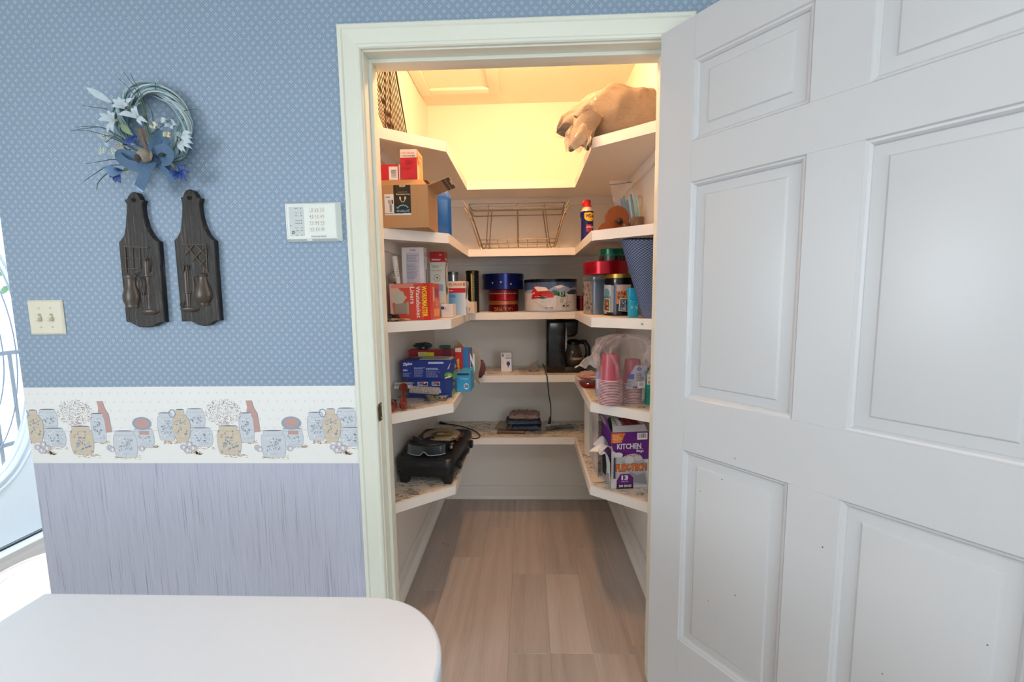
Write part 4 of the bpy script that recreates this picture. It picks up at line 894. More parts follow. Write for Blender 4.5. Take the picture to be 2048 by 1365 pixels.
def dk(g, r, h): g.rect(-.004, .02, .004, h*.97, '#a8903c'); [g.ell(.011, .02+i*.012, .003, .004, '#5a6a28', 7) for i in range(int(h/.012)-2)]
can('metal_canister', 'tall black canister with a gold stripe at the left end of the back shelf', 'canister', (-.302, 1.10, Zs), .036, .232, TM('#16160f', .3, .4), TM('#201f16', .3, .5), .012, gf=dk)
def wbf(g, w, h): g.ring(w*.18, h*.5, w*.17, h*.32, w*.08, '#4b3a34', -1.6, 1.6); g.rect(w*.86, 0, w, h, '#b39a7c')
carton('small_carton', 'small cream carton standing in front of the tall black canister', 'carton', (-.318, .985, Zs), .044, .04, .062, -.08, '#d6c8b8', wbf, None)
# ============================================================ MIDDLE SHELF, BACK AND RIGHT: tins
def tr1(g, r, h):
    rr = random.Random(4)
    for i in range(90): x = rr.uniform(-.055, .06); g.ell(x, h*rr.uniform(.1, .5), .0024, .0018, rr.choice(('#b06a3c', '#8f3a22', '#c68a52')), 6)
    g.rect(-.2, h*.86, .2, h*.9, '#b98a5a')
t0 = can('round_tin', 'lowest, dark red round tin with a gold floral band under the blue tin', 'tin', (-.140, 1.255, Zs), .0905, .063, TM('#5c0d12', .25), TM('#96583a', .3), .014, gf=tr1, group='stacked round tins on the back shelf')
def tr2(g, r, h): [g.ell(-.09+i*.013, h*.80, .005, .0035, '#b8a29a', 8) for i in range(15)]
t1 = can('round_tin', 'middle, red round tin between the blue tin and the dark red tin', 'tin', (-.140, 1.255, Zs+.0635), .0905, .063, TM('#8f1019', .25), TM('#7a2420', .3), .012, gf=tr2, group='stacked round tins on the back shelf')
def tr3(g, r, h):
    for x, z in ((-.055, .55), (-.005, .6), (.052, .45)):
        for k in range(6): a = k*PI/3; g.line([(x, h*z), (x+.006*math.cos(a), h*z+.006*math.sin(a))], .0014, '#c6bfd2')
    g.rect(-.2, h*.96, .2, h*.99, '#b7a27c')
t2 = can('round_tin', 'topmost, wide dark blue round tin with pale stars on the back shelf', 'tin', (-.140, 1.255, Zs+.127), .122, .090, TM('#101b58', .22), TM('#101c5e', .22), .022, gf=tr3, group='stacked round tins on the back shelf')
for x, z, s_ in ((-.02, .076, .008), (.03, .076, .006)):
    pass
wt_ = thing('winter_scene_tin', 'wide round tin with a red barn in a snowy landscape and a black lid', 'tin', (.137, 1.20, Zs))
R2 = .150; HW = .168
MB().lathe([(R2-.003, 0), (R2, .002), (R2, .005), (R2-.001, .006), (R2-.001, HW), (R2-.003, HW)], 72).build('tin_body', TM('#b9bfc9', .3, .25), wt_)
MB().lathe([(R2+.002, HW-.004), (R2+.002, HW+.010), (R2, HW+.012), (R2-.005, HW+.012), (R2-.007, HW+.009), (.001, HW+.009)], 72).build('lid', TM('#14131a', .25, .4), wt_)
g = G(); L = .30
g.rect(-.235, .006, .235, HW-.012, '#c3c9d4'); g.rect(-.235, .112, .235, HW-.004, '#39507a')
g.poly([(-.235, .112), (-.10, .125), (-.02, .118), (.02, .140), (.06, .146), (.12, .128), (.19, .140), (.235, .120), (.235, .10), (-.235, .10)], '#8f9ec4'); g.poly([(.02, .14), (.055, .146), (.075, .138), (.05, .130), (.03, .126)], '#d4d9e8')
g.poly([(.09, .105), (.13, .122), (.20, .118), (.235, .105), (.235, .09), (.10, .095)], '#2a3350'); g.poly([(-.235, .01), (-.235, .108), (-.1, .100), (.0, .104), (.1, .09), (.235, .1), (.235, .01)], '#c6c9d0')
rr = random.Random(11)
for i in range(26):
    x = rr.uniform(-.018, .075); y = .092-(x*.12)+rr.uniform(-.003, .004); hh = rr.uniform(.018, .036); g.poly([(x-.007, y), (x+.007, y), (x, y+hh)], rr.choice(('#1f5a3c', '#2c7048', '#174a34')))
g.poly([(-.118, .078), (-.118, .106), (-.100, .134), (-.080, .112), (.012, .100), (.012, .080), (-.06, .076), (-.118, .070)], '#b3202a'); g.poly([(-.100, .134), (-.088, .140), (-.030, .134), (-.012, .116), (-.075, .113)], '#ddd3cc'); g.poly([(-.075, .113), (-.012, .116), (.012, .100), (-.066, .098)], '#9c1822'); g.ell(-.088, .144, .0055, .006, '#b3202a'); g.poly([(-.118, .100), (-.096, .108), (-.094, .104), (-.118, .092)], '#ddd3cc')
g.rect(-.070, .078, -.058, .094, '#2f1418'); g.ell(-.048, .078, .020, .006, '#3d5a3a', 14)
for x, y in ((-.028, .020), (.002, .021)): g.ring(x, y, .0065, .0065, .0018, '#3a2f33', n=12)
g.poly([(-.034, .026), (.008, .027), (.004, .034), (-.012, .032), (-.016, .042), (-.022, .032)], '#dcd3cc'); g.line([(.07, .04), (.10, .052), (.12, .05)], .002, '#4b3a38'); g.poly([(.086, .028), (.104, .030), (.108, .040), (.100, .036), (.086, .036)], '#6a2f22'); g.poly([(.062, .028), (.076, .028), (.074, .038), (.064, .036)], '#4a2a26')
for x in (.050, .062, .090): g.line([(x, .050), (x+.004, .088), (x-.006, .092)], .0016, '#4b3a38')
for i in range(40): g.ell(rr.uniform(-.2, .2), rr.uniform(.012, .09), rr.uniform(.004, .014), .0012, rr.choice(('#b3bccc', '#d8dade', '#a9b4c6')), 8)
g.line([(-.10, .060), (-.06, .036), (-.03, .020)], .0016, '#9aa6b8'); g.rect(-.235, .004, .235, .010, '#a9b4c6')
g.build(wt_, wrap=(R2-.0008, -PI/2-.02), name='printed_picture', rough=.3)
can('candle_tin', 'small dark red tin between the winter scene tin and the grey photo tin', 'tin', (.320, 1.228, Zs), .030, .085, TM('#5e1420', .25), TM('#6e2028', .3), .012)
# square grey tin
gt = thing('square_tin', 'tall square grey-blue tin with faded photographs printed on one side', 'tin', (.322, .745, Zs), .26)
loft(MB(), [(.068, .125, .012, 0, 0, 0), (.070, .127, .012, .002, 0, 0), (.070, .127, .012, .162, 0, 0), (.068, .125, .012, .164, 0, 0)]).build('tin_body', TM('#7e8fa6', .3, .45), gt, ang=40)
loft(MB(), [(.074, .131, .013, .160, 0, 0), (.074, .131, .013, .173, 0, 0), (.071, .128, .012, .1745, 0, 0)]).build('lid', TM('#9aa6b0', .3, .5), gt, ang=40)
g = G(); g.rect(0, 0, .104, .15, '#9a938e'); rr = random.Random(8)
for i in range(60): g.ell(rr.uniform(.005, .099), rr.uniform(.006, .144), rr.uniform(.002, .010), rr.uniform(.002, .012), rr.choice(('#5b5354', '#b3aba4', '#877d7a', '#3e3a42')), 9)
g.build(gt, (-.0352, .052, .004), (0, -1, 0), (0, 0, 1), 'printed_picture')
def bt(g, r, h):
    g.rect(-.085, h*.08, .0, h*.78, '#8d97a0'); g.rect(-.085, h*.52, -.012, h*.80, '#b9c2cc'); g.rect(-.075, h*.62, -.055, h*.82, '#b8a491'); g.ell(-.042, h*.58, .022, h*.13, '#5f8c9e', 16); g.poly([(-.07, h*.46), (-.05, h*.52), (-.02, h*.48), (-.03, h*.40), (-.07, h*.38)], '#3f5f60'); g.rect(-.080, h*.40, -.062, h*.50, '#3a302c')
    g.rect(.012, h*.30, .075, h*.78, '#b86a34'); g.rect(.012, h*.64, .075, h*.80, '#b9a394')
    rr = random.Random(2); [g.ell(rr.uniform(.015, .06), h*rr.uniform(.42, .62), .004, .006, rr.choice(('#7a3a1c', '#d58a48', '#542a16')), 7) for i in range(18)]
    g.poly([(-.060, h*.12), (-.016, h*.09), (-.018, h*.44), (-.055, h*.46)], '#c9c2bb'); g.poly([(-.057, h*.14), (-.020, h*.115), (-.0215, h*.42), (-.053, h*.435)], '#48603f'); g.ell(-.038, h*.33, .009, h*.06, '#7a3a2c', 12); g.ell(-.034, h*.31, .005, h*.045, '#c48a5c', 10); g.poly([(-.056, h*.15), (-.028, h*.13), (-.024, h*.24), (-.040, h*.30), (-.053, h*.24)], '#5c1c24'); g.ell(-.030, h*.19, .008, h*.03, '#c98a2c', 9)
    g.poly([(-.088, h*.13), (-.062, h*.10), (-.064, h*.42), (-.086, h*.44)], '#aaa6a4'); g.ell(-.075, h*.26, .008, h*.09, '#5a4f4e', 10)
    g.poly([(.022, h*.12), (.060, h*.10), (.062, h*.44), (.026, h*.46)], '#c4c2be'); g.poly([(.026, h*.14), (.060, h*.12), (.061, h*.42), (.029, h*.435)], '#4f5154'); [g.ell(rr.uniform(.030, .056), h*rr.uniform(.17, .38), rr.uniform(.003, .007), rr.uniform(.003, .009), rr.choice(('#a9abac', '#26282b', '#828588')), 7) for i in range(16)]
    g.ring(.006, h*.90, .005, .008, .003, '#b59a6c', n=8); g.ell(.006, h*.90, .002, .005, '#b59a6c', 6); g.rect(-.058, h*.045, -.034, h*.075, '#8f8f94')
bk_ = can('round_photo_tin', 'round black tin with printed photographs and a gold lid', 'tin', (.419, .633, Zs), .0735, .180, TM('#14151c', .22, .5), TM('#a38238', .3, .8), .014, seg=64, gf=bt, a0=-PI/2-.62, lip=.002)
can('round_tin', 'wide metallic red round tin on top of the black photo tin', 'tin', (.362, .690, Zs+.181), .103, .056, TM('#a80f22', .2, .6), TM('#b01226', .2, .6), .022, 64, 'tins stacked at the right end of the middle shelf', None)
def gs(g, r, h):
    for i in range(20): x = -.10+i*.0105; g.rect(x, 0.002, x+.0055, h*.62, '#8f1a1c' if i % 2 else '#240f0e')
    g.rect(-.12, h*.62, .12, h, '#0c5a3c')
can('round_tin', 'small green-lidded round tin with red and black stripes, topmost of the right stack', 'tin', (.390, .69, Zs+.237+.0006), .0605, .056, TM('#0f5c40', .25, .5), TM('#0e6a48', .22, .5), .018, 48, 'tins stacked at the right end of the middle shelf', gs)
tq = thing('tin_pail', 'small turquoise tin pail with a handle in front of the black photo tin', 'pail', (.424, .425, Zs), .06)
TQ = M('#1c9cc0', .35, 0, .05)
loft(MB(), [(.034, .030, .006, 0, 0, 0), (.036, .032, .006, .003, 0, 0), (.041, .036, .006, .098, 0, 0), (.043, .038, .006, .099, 0, 0), (.043, .038, .006, .116, 0, 0), (.041, .036, .006, .117, 0, 0)]).build('pail_body', TQ, tq, ang=40)
MB().tube([(-.0225*math.cos(a*PI/10)*1.0, -.019-.004*math.sin(a*PI/10), .080-.018*math.sin(a*PI/10)) for a in range(11)], .002, 8).build('handle', M('#3fb4d2', .35), tq)
g = G(); g.line([(.002, .045), (.014, .034)], .003, '#9ad4c2'); g.ell(-.010, .04, .004, .006, '#7fcadd'); g.line([(.008, .028), (.016, .06)], .002, '#8fd0c9'); g.build(tq, (0, -.0178, 0))
# blue checked liner roll leaning at the right
rl = thing('shelf_liner_roll', 'cone-shaped roll of blue checked shelf liner leaning on the right end of the middle shelf', 'shelf liner', (.482, .350, Zs))
vs, fs, uvs = [], [], []
NU, NV = 60, 20
for i in range(NU+1):
    for j in range(NV+1):
        q = j/NV; a = -PI*1.02+2.6*PI*i/NU-.3; top_z = .300+.012*math.sin(a)+.004*i/NU; z = q*top_z
        r_ = (.046+.082*q)*(1-.10*i/NU); cx = .012-.004*q; cy = .015+.02*q
        vs.append((min(.062, cx+r_*math.cos(a)), cy+r_*math.sin(a)*.55, z+.0)); uvs.append((i/NU*.62, q*.32))
        if i < NU and j < NV: fs.append((i*(NV+1)+j, (i+1)*(NV+1)+j, (i+1)*(NV+1)+j+1, i*(NV+1)+j+1))
me = bpy.data.meshes.new('liner_sheet'); me.from_pydata(vs, [], fs); ul = me.uv_layers.new(name='UVMap')
for p in me.polygons:
    p.use_smooth = True
    for li in p.loop_indices: ul.data[li].uv = uvs[me.loops[li].vertex_index]
me.materials.append(CHECK); link('liner_sheet', me, rl)
# ============================================================ FOURTH SHELF, LEFT
Z4s = Z4+.0016
def zbot(g, w, h):
    for x0, x1 in ((.22, .46), (.55, .74)): g.rect(w*x0, h*.62, w*x1, h*.82, '#c3cbe0'); g.rect(w*(x0+.01), h*.64, w*(x0+.05), h*.80, '#4a9cc0'); g.rect(w*(x0+.05), h*.66, w*(x0+.15), h*.80, '#b8404a'); g.poly([(w*(x0+.11), h*.64), (w*(x1-.01), h*.64), (w*(x1-.02), h*.80)], '#2a2c38')
    g.rect(w*.03, h*.74, w*.16, h*.78, '#7f8f5c'); g.rect(w*.46, h*.22, w*.78, h*.46, '#2c5aa0'); g.poly([(w*.5, h*.24), (w*.76, h*.24), (w*.74, h*.44)], '#b9c6da'); g.text('quart storage bags', w*.72, h*.06, w*.20, h*.08, '#c3cbe0')
def zbr(g, w, h): g.ell(w*.5, h*.1, w*.5, h*.25, '#6e9c4a', 16); g.text('zip', w*.45, h*.4, w*.4, h*.3, '#c3cbe0', .02)
b1 = carton('storage_bag_carton', 'lower dark blue storage bag carton with small pictures, beneath the open one', 'carton', (-.527, .535, Z4s), .192, .10, .086, .0, '#14307c', zbot, zbr, group='blue storage bag cartons')
def ztop(g, w, h):
    g.text('Ziploc', w*.03, h*.68, w*.19, h*.20, '#d5dcec', .04, .15, .10); g.text('Gallon', w*.03, h*.43, w*.09, h*.11, '#c9d1e6', .03, .1); g.para(w*.03, h*.12, w*.22, h*.36, 4, '#7f90c4', 5, .45); g.rect(w*.53, h*.82, w*.83, h*.93, '#aab6d6')
    g.para(w*.25, h*.54, w*.47, h*.64, 2, '#a3b2d8', 2, .7); g.para(w*.25, h*.12, w*.45, h*.52, 7, '#7f90c4', 6, .45); g.para(w*.49, h*.50, w*.80, h*.62, 2, '#a3b2d8', 7, .7); g.para(w*.49, h*.10, w*.76, h*.48, 7, '#7f90c4', 8, .45)
    g.ell(w*.93, h*.22, w*.085, h*.16, '#4f8c3c', 18); g.ell(w*.95, h*.20, w*.04, h*.10, '#86b060', 12); g.poly([(w*.86, h*.02), (w*.98, h*.12), (w*.96, h*.18), (w*.84, h*.06)], '#c9d8a8'); g.poly([(w*.90, h*.52), (w*.955, h*.82), (w*.975, h*.90), (w*.94, h*.58)], '#c5a6a0')
b2 = carton('storage_bag_carton', 'open dark blue storage bag carton with white lettering, on top of the lower one', 'carton', (-.549, .520, Z4s+.087), .224, .105, .080, -.01, '#142c7c', ztop, zbr, group='blue storage bag cartons')
MB().prism([(.004, .080), (.09, .086), (.20, .084), (.222, .080)], .100, .1015, 'y').build('open_flap', M('#8a8f8c', .6), b2, smooth=False); MB().box((.075, .02, .0805), (.215, .095, .083)).build('plastic_bags', M('#9da3a3', .3), b2)
def zlb(g, w, h): g.rect(w*.08, h*.84, w*.90, h*.95, '#1d2b48'); g.text('Freezer', w*.30, h*.62, w*.55, h*.12, '#7fd0e4', .01); g.ell(w*.70, h*.28, w*.18, h*.16, '#cfe2ea', 16); g.text('SB', w*.56, h*.20, w*.30, h*.17, '#1a4a7c', .04)
b3 = carton('storage_bag_carton', 'light blue bag carton sticking out beyond the shelf corner', 'carton', (-.3315, .645, Z4s), .067, .13, .092, .0, '#2b94c8', zlb, None, group='blue storage bag cartons')
def zup(g, w, h): g.text('Zip', w*.80, h*.95, h*.86, w*.55, '#dfe7f0', .05, .12, -PI/2); g.rect(w*.9, 0, w, h, '#8e3448')
b4 = carton('storage_bag_carton', 'bright blue carton standing upright behind the light blue one', 'carton', (-.3475, .782, Z4s), .066, .045, .188, -.12, '#1f78bc', zup, None, group='blue storage bag cartons')
def rb(g, w, h):
    g.rect(0, 0, w, h, '#8c1822'); g.poly([(w*.05, h*.30), (w*.18, h*.36), (w*.18, h*.6), (w*.05, h*.66)], '#d2c23a'); g.poly([(w*.22, h*.95), (w*.42, h*.95), (w*.40, 0), (w*.30, 0)], '#c9bb82'); g.rect(w*.38, 0, w*.60, h*.94, '#d6cd2c'); g.text('25', w*.55, h*.30, h*.5, w*.14, '#26241a', .05, 0, PI/2); g.text('COUNT', w*.59, h*.30, h*.5, w*.035, '#26241a', .03, 0, PI/2)
    g.rect(w*.66, h*.1, w*.76, h*.85, '#cfc5b4'); g.text('EASY', w*.75, h*.2, h*.5, w*.07, '#26262c', .04, 0, PI/2); g.rect(w*.80, 0, w, h, '#5c1230'); g.text('LINER', w*.93, h*.15, h*.7, w*.09, '#ded3cc', .03, 0, PI/2)
b5 = carton('liner_bag_carton', 'dark red and yellow carton marked 25 behind the blue storage bag cartons', 'carton', (-.552, .652, Z4s), .200, .055, .198, -.02, '#8c1822', rb, None)
def rt(g, w, h): g.poly([(w*.42, h*.2), (w*.48, h*.9), (w*.76, h*.9), (w*.72, h*.2)], '#e0dcd4'); g.text('Hefty', w*.47, h*.3, w*.24, h*.45, '#22211f', .04, .2)
g = G(); rt(g, .200, .055); g.build(b5, (0, 0, .198), (1, 0, 0), (0, 1, 0), 'top_print')
g = G(); g.poly([(.085, .004), (.090, -.0), (.135, .0), (.138, .004)], '#8c1822'); 
def rb2(g, w, h): g.rect(0, 0, w, h, '#c2261f'); g.text('Lock', w*.65, h*.45, h*.3, w*.5, '#e8d43a', .03, 0, PI/2); g.rect(0, h*.9, w, h, '#d8c8b8')
carton('sandwich_bag_carton', 'narrow bright red carton standing between the dark red one and the blue one', 'carton', (-.347, .725, Z4s), .030, .045, .196, -.02, '#c2261f', rb2, None)
ft = thing('foil_tube', 'crumpled grey foil wrapper on top of the red cartons at the left wall', 'wrapper', (-.49, .675, Z4s+.199))
MB().ball((0, 0, .016), .045, .022, .016, 16, 8, lambda d: 1+.3*math.sin(5*d.x+7*d.z)*abs(d.y)).build('foil', M('#3c4648', .3, .4, .2), ft, ang=20)
gc_ = thing('green_box', 'small dark green carton lying at the back of the red cartons', 'carton', (-.418, .700, Z4s+.199-.001), -.05)
gc_.location.z = Z4s+.1985; MB().box((0, 0, 0), (.05, .03, .012), .001).build('carton', M('#1b5a48', .5), gc_)
tw = thing('dish_towel', 'cream folded towel hanging behind the blue cartons, spilling to the right', 'towel', (-.31, .87, Z4s))
MB().grid(lambda u, v: Vector((-.075+.135*u+.008*math.sin(v*7), .02*math.sin(u*6+v*3)+.035*v, .205-.05*u*u-.085*u*v-.10*v+.012*math.sin(9*u+4*v))), 18, 12).build('towel', M('#b9ab95', .9, 0, .08, .4, 300), tw, solid=.004, ang=60)
br = thing('knit_pouch', 'small dark mauve knitted pouch at the end of the towel', 'pouch', (-.262, 1.00, Z4s))
MB().ball((0, 0, .050), .034, .034, .050, 20, 14, lambda d: 1+.06*math.sin(18*d.z)+.05*math.sin(8*math.atan2(d.y, d.x))).build('pouch', M('#6b4144', .9, 0, .2, .6, 200), br)
# battery packs, scraper, pliers
bp = thing('battery_pack', 'clear pack of grey batteries leaning on the blue cartons', 'battery pack', (-.500, .450, Z4s+.040), rot=(.55, .07, 0))
MB().box((0, 0, 0), (.126, .034, .004), .001).build('backing_card', M('#8f8a80', .5), bp)
for i in range(12):
    if i % 4 == 3: continue
    MB().lathe([(.004, 0), (.0042, .001), (.0042, .030), (.0018, .031), (.0018, .032)], 10, (.008+i*.0103, .001, .008), ax='y').build('battery', M('#b9a38a', .3, .5, .1), bp)
MB().box((0, 0, .004), (.126, .034, .0135), .002).build('blister', film('blister_plastic', '#e8ecec', .12, .05, .5, 60), bp)
bq = thing('battery_card', 'flat pack of yellow and black batteries lying at the front of the fourth shelf', 'battery pack', (-.445, .470, Z4s), -.02)
MB().box((0, 0, 0), (.095, .075, .002), .0008).build('backing_card', M('#4a4a50', .5), bq); g = G(); g.rect(.003, .004, .092, .018, '#a9a7a8'); g.rect(.03, .055, .09, .071, '#2c2c30'); g.build(bq, (0, 0, .002), (1, 0, 0), (0, 1, 0))
for i in range(3): MB().lathe([(.0055, 0), (.0058, .001), (.0058, .018), (.0025, .019), (.0025, .0205)], 14, (.030+i*.021, .030, .0082), ax='x').build('battery', M('#c9a52a', .3, .3), bq); MB().lathe([(.006, .008), (.006, .0175)], 14, (.030+i*.021, .030, .0082), ax='x', caps=False).build('black_band', M('#2a1a14', .3, .2), bq)
MB().box((.020, .020, .002), (.092, .042, .015), .003).build('blister', film('blister_plastic_b', '#e8ecec', .10, .05, .4, 60), bq)
bz = thing('battery_card', 'narrow battery card tilted against the flat pack, with a yellow end', 'battery pack', (-.470, .565, Z4s+.010), rot=(0, .08, -1.10))
MB().box((0, 0, 0), (.135, .032, .006), .001).build('backing_card', M('#8d8a86', .4), bz); g = G(); g.rect(.085, .006, .125, .024, '#c2a636'); g.rect(.01, .008, .07, .024, '#b5b5b7'); g.build(bz, (0, 0, .006), (1, 0, 0), (0, 1, 0))
gs_ = thing('scraper', 'scraper with a white blade and a red-brown wooden handle on the fourth shelf', 'scraper', (-.490, .325, Z4s), rot=(.30, 0, .26))
MB().prism([(-.038, .206), (.038, .200), (.037, .150), (-.039, .155)], .012, .0145, 'z').build('blade', M('#d6d6d8', .4, .1), gs_, smooth=False); MB().box((-.039, .168, .0146), (.038, .186, .018), .001).build('blade_clamp', M('#b0acae', .35, .3), gs_)
MB().lathe([(.010, 0), (.015, .006), (.0145, .022), (.010, .060), (.0095, .105), (.014, .135), (.019, .150), (.017, .162), (.010, .168), (.004, .170)], 24, (0, 0, .0165), ax='y').build('wooden_handle', M('#7c2a16', .25, 0, .15, .1, 30), gs_)
MB().lathe([(.003, -.002), (.003, .001)], 10, (0, .014, .0165+.0135)).build('hang_hole', M('#2a0d08', .8), gs_)
pl_ = thing('pliers', 'red-handled pliers lying against the left jamb end of the fourth shelf', 'pliers', (-.556, .400, Z4s), .25)
for sgn in (-1, 1):
    MB().tube([(sgn*.004, .02, .008), (sgn*.012, -.01, .008), (sgn*.014, -.05, .008), (sgn*.009, -.105, .008)], [.005, .007, .0075, .006], 10).build('grip', M('#a8281a', .35, 0, .1), pl_)
    MB().tube([(sgn*.002, .018, .008), (sgn*.008, .04, .008), (sgn*.003, .064, .008)], [.007, .0065, .003], 8).build('jaw', M('#5d5850', .35, .7, .1), pl_)
MB().lathe([(.007, 0), (.007, .015), (.004, .017)], 14, (0, .02, 0)).build('pivot', STEEL, pl_)
# ============================================================ FOURTH SHELF, BACK
def gef(g, w, h):
    g.ell(w*.17, h*.86, w*.11, h*.07, '#20386c', 14); g.text('GE', w*.11, h*.84, w*.12, h*.05, '#d4d8e0', .03); g.para(w*.48, h*.80, w*.92, h*.92, 3, '#7f8692', 2, .4); g.rect(w*.40, h*.70, w*.95, h*.74, '#20448c'); g.ell(w*.68, h*.43, w*.17, h*.12, '#173f9c', 18); g.poly([(w*.60, h*.36), (w*.76, h*.36), (w*.72, h*.27), (w*.64, h*.27)], '#173f9c'); g.rect(w*.65, h*.22, w*.71, h*.265, '#6c6f78'); g.para(w*.08, h*.40, w*.26, h*.62, 4, '#9a9da8', 3, .3)
carton('light_bulb_carton', 'small white light bulb carton with a blue bulb, alone on the fourth shelf', 'carton', (-.1535, 1.165, Z4s), .062, .055, .112, 0, '#dcdcde', gef, lambda g, w, h: g.rect(0, h*.3, w, h*.7, '#a9a6a2'))
pc_ = thing('photo_leaflet', 'printed leaflet with a curled page lying beside the coffee maker', 'leaflet', (-.048, 1.10, Z4s))
MB().prism([(-.012, .19), (.004, 0), (.128, .010), (.118, .21)], 0, .003, 'z').build('pages', M('#b9b0a6', .6), pc_, smooth=False); g = G(); g.poly([(.055, .04), (.118, .045), (.112, .13), (.052, .12)], '#4a3c36'); g.ell(.085, .08, .016, .02, '#9a8474'); g.para(.012, .03, .045, .16, 8, '#8a837c', 3, .4); g.build(pc_, (0, 0, .003), (1, 0, 0), (0, 1, 0))
MB().grid(lambda u, v: Vector((.050+.062*u, .10+.10*v, .0035+.045*v*v*u)), 8, 8).build('curled_page', M('#b5a9a0', .6), pc_, solid=.0005)
cm = thing('coffee_maker', 'black drip coffee maker with a glass carafe on the fourth shelf', 'coffee maker', (.108, 1.105, Z4s))
GB = M('#0d0f14', .16, 0, .02)
loft(MB(), [(.112, .175, .02, 0, .057, .1), (.116, .18, .02, .004, .058, .1), (.118, .18, .022, .15, .058, .1), (.112, .178, .022, .295, .058, .1), (.108, .17, .02, .302, .058, .1)]).build('tower', GB, cm, ang=50)
loft(MB(), [(.10, .13, .03, .205, .115, .1), (.125, .16, .03, .222, .120, .1), (.136, .17, .03, .296, .118, .1), (.13, .16, .03, .302, .118, .1)]).build('brew_head', BLACKP, cm, ang=50)
loft(MB(), [(.232, .17, .03, 0, .118, .1), (.236, .175, .03, .006, .118, .1), (.230, .17, .03, .030, .117, .1), (.22, .16, .03, .034, .115, .1)]).build('base', BLACKP, cm, ang=50)
MB().lathe([(.05, .034), (.05, .036)], 32, (.165, .1, 0)).build('hot_plate', M('#26262a', .3, .5), cm)
MB().lathe([(.040, .037), (.053, .041), (.058, .07), (.055, .105), (.042, .135), (.036, .150), (.037, .158)], 36, (.158, .1, 0), caps=False).build('carafe_glass', CGLASS, cm, ang=50)
MB().lathe([(.056, .066), (.0585, .068), (.0582, .080), (.056, .082)], 36, (.165, .1, 0), caps=False).build('carafe_band', M('#b59a86', .3, .5), cm)
MB().lathe([(.038, .154), (.041, .158), (.041, .170), (.030, .180), (.012, .184)], 28, (.165, .1, 0)).build('carafe_lid', BLACKP, cm)
MB().tube([(.192, .075, .170), (.222, .052, .172), (.238, .042, .145), (.240, .040, .105), (.228, .048, .072), (.212, .062, .062)], [.012, .015, .016, .015, .012, .007], 10).build('carafe_handle', BLACKP, cm)
MB().prism([(.109, .12), (.1155, .15), (.118, .20), (.114, .25), (.1125, .262), (.110, .25), (.107, .20), (.106, .15)], .0085, .0105, 'y').build('water_gauge', M('#7c828a', .25), cm)
for i in range(5): MB().ball((.1125, .008, .145+.0215*i), .0018, .001, .0018, 8, 4).build('gauge_mark', M('#d8dde2', .4), cm)
cp = [Vector((-.012, .02, .030)), Vector((-.022, .0, .055)), Vector((-.014, -.03, .045)), Vector((-.004, -.055, .006)), Vector((.001, -.068, -.006)), Vector((.004, -.068, -.05)), Vector((.010, -.067, -.11)), Vector((.019, -.066, -.165)), Vector((.021, -.064, -.215)), Vector((.019, -.062, -.235))]
MB().tube(cp, .0030, 8).build('cord', BLACKP, cm, ang=80)
pg = MB().tube([Vector((.019, -.062, -.232)), Vector((.015, -.060, -.255)), Vector((.011, -.058, -.278))], [.004, .008, .0085], 10).build('plug', BLACKP, cm)
for dx in (-.004, .004): MB().box((.010+dx-.0008, -.061, -.294), (.010+dx+.0008, -.055, -.278)).build('prong', CHROME, pg)
# ============================================================ FOURTH SHELF, RIGHT: cups in a bag
CUPW, CUPR = M('#dcbec3', .4, 0, .02), M('#75102a', .35, 0, .03)
def cup(x, y, z, r, hgt, label, group, full):
    o = thing('paper_cup', label, 'cup', (x, y, z), 0, group)
    MB().lathe([(r-.0028, .0008), (r-.0006, .0), (r, .0012), (r-.0006, .0025), (r-.003, .0028)], 40).build('rim', CUPW, o, ang=60)
    top = [(r-.0032, .001), (r-.0036, .006)]+([(r*.68, hgt-.004), (r*.665, hgt), (.001, hgt-.002)] if full else [(r-.0050, .0125)])
    MB().lathe(top, 40, caps=False).build('cup_wall', CUPR if not full else M('#a8485c', .35, 0, .03), o, ang=60); return o
def cupstack(x, y, r, n, hgt, dz, la, lt, grp):
    c0 = cup(x, y, Z4s, r, hgt, la, grp, False)
    for i in range(1, n-1):
        c = clone(c0); c.location = (x+.0006*math.sin(i*1.7), y, Z4s+dz*i)
    t_ = cup(x, y, Z4s+dz*(n-1), r, hgt, lt, grp, True)
cupstack(.3345, .412, .0485, 17, .105, .00625, 'upside-down red paper cup in the nearer stack inside the plastic bag', 'topmost upside-down cup of the nearer stack inside the plastic bag', 'paper cups in the nearer stack')
cupstack(.4370, .470, .0455, 13, .098, .00625, 'upside-down red paper cup in the farther stack beside the teal carton', 'topmost upside-down cup of the farther stack beside the teal carton', 'paper cups in the farther stack')
pb = thing('plastic_bag', 'crinkled clear plastic bag pulled over the two stacks of paper cups', 'bag', (.385, .44, Z4s))
def pbf(u, v):
    a = 2*PI*u; q = v
    rx = .100+.032*q; ry = .080+.01*q; z = .012+.262*math.sin(PI/2*q)**.9
    sh = math.cos(PI/2*max(0, (q-.45)/.55))**.55 if q > .45 else 1
    wob = 1+.07*math.sin(5*a+9*q)+.05*math.sin(11*a-13*q)+.035*math.sin(19*a+17*q)
    x = math.cos(a)*rx*sh*wob; y = math.sin(a)*ry*sh*wob
    if q < .35: x = max(-.100, min(.096, x))
    if z < .16: x = min(x, .088)
    return Vector((max(-.160, min(.158, x+.012*q)), y, z+.008*math.sin(7*a+11*q)))
MB().grid(pbf, 90, 40).build('bag_film', film('bag_film', '#f4e2e2', .045, .10, 1.0, 38), pb, ang=25)
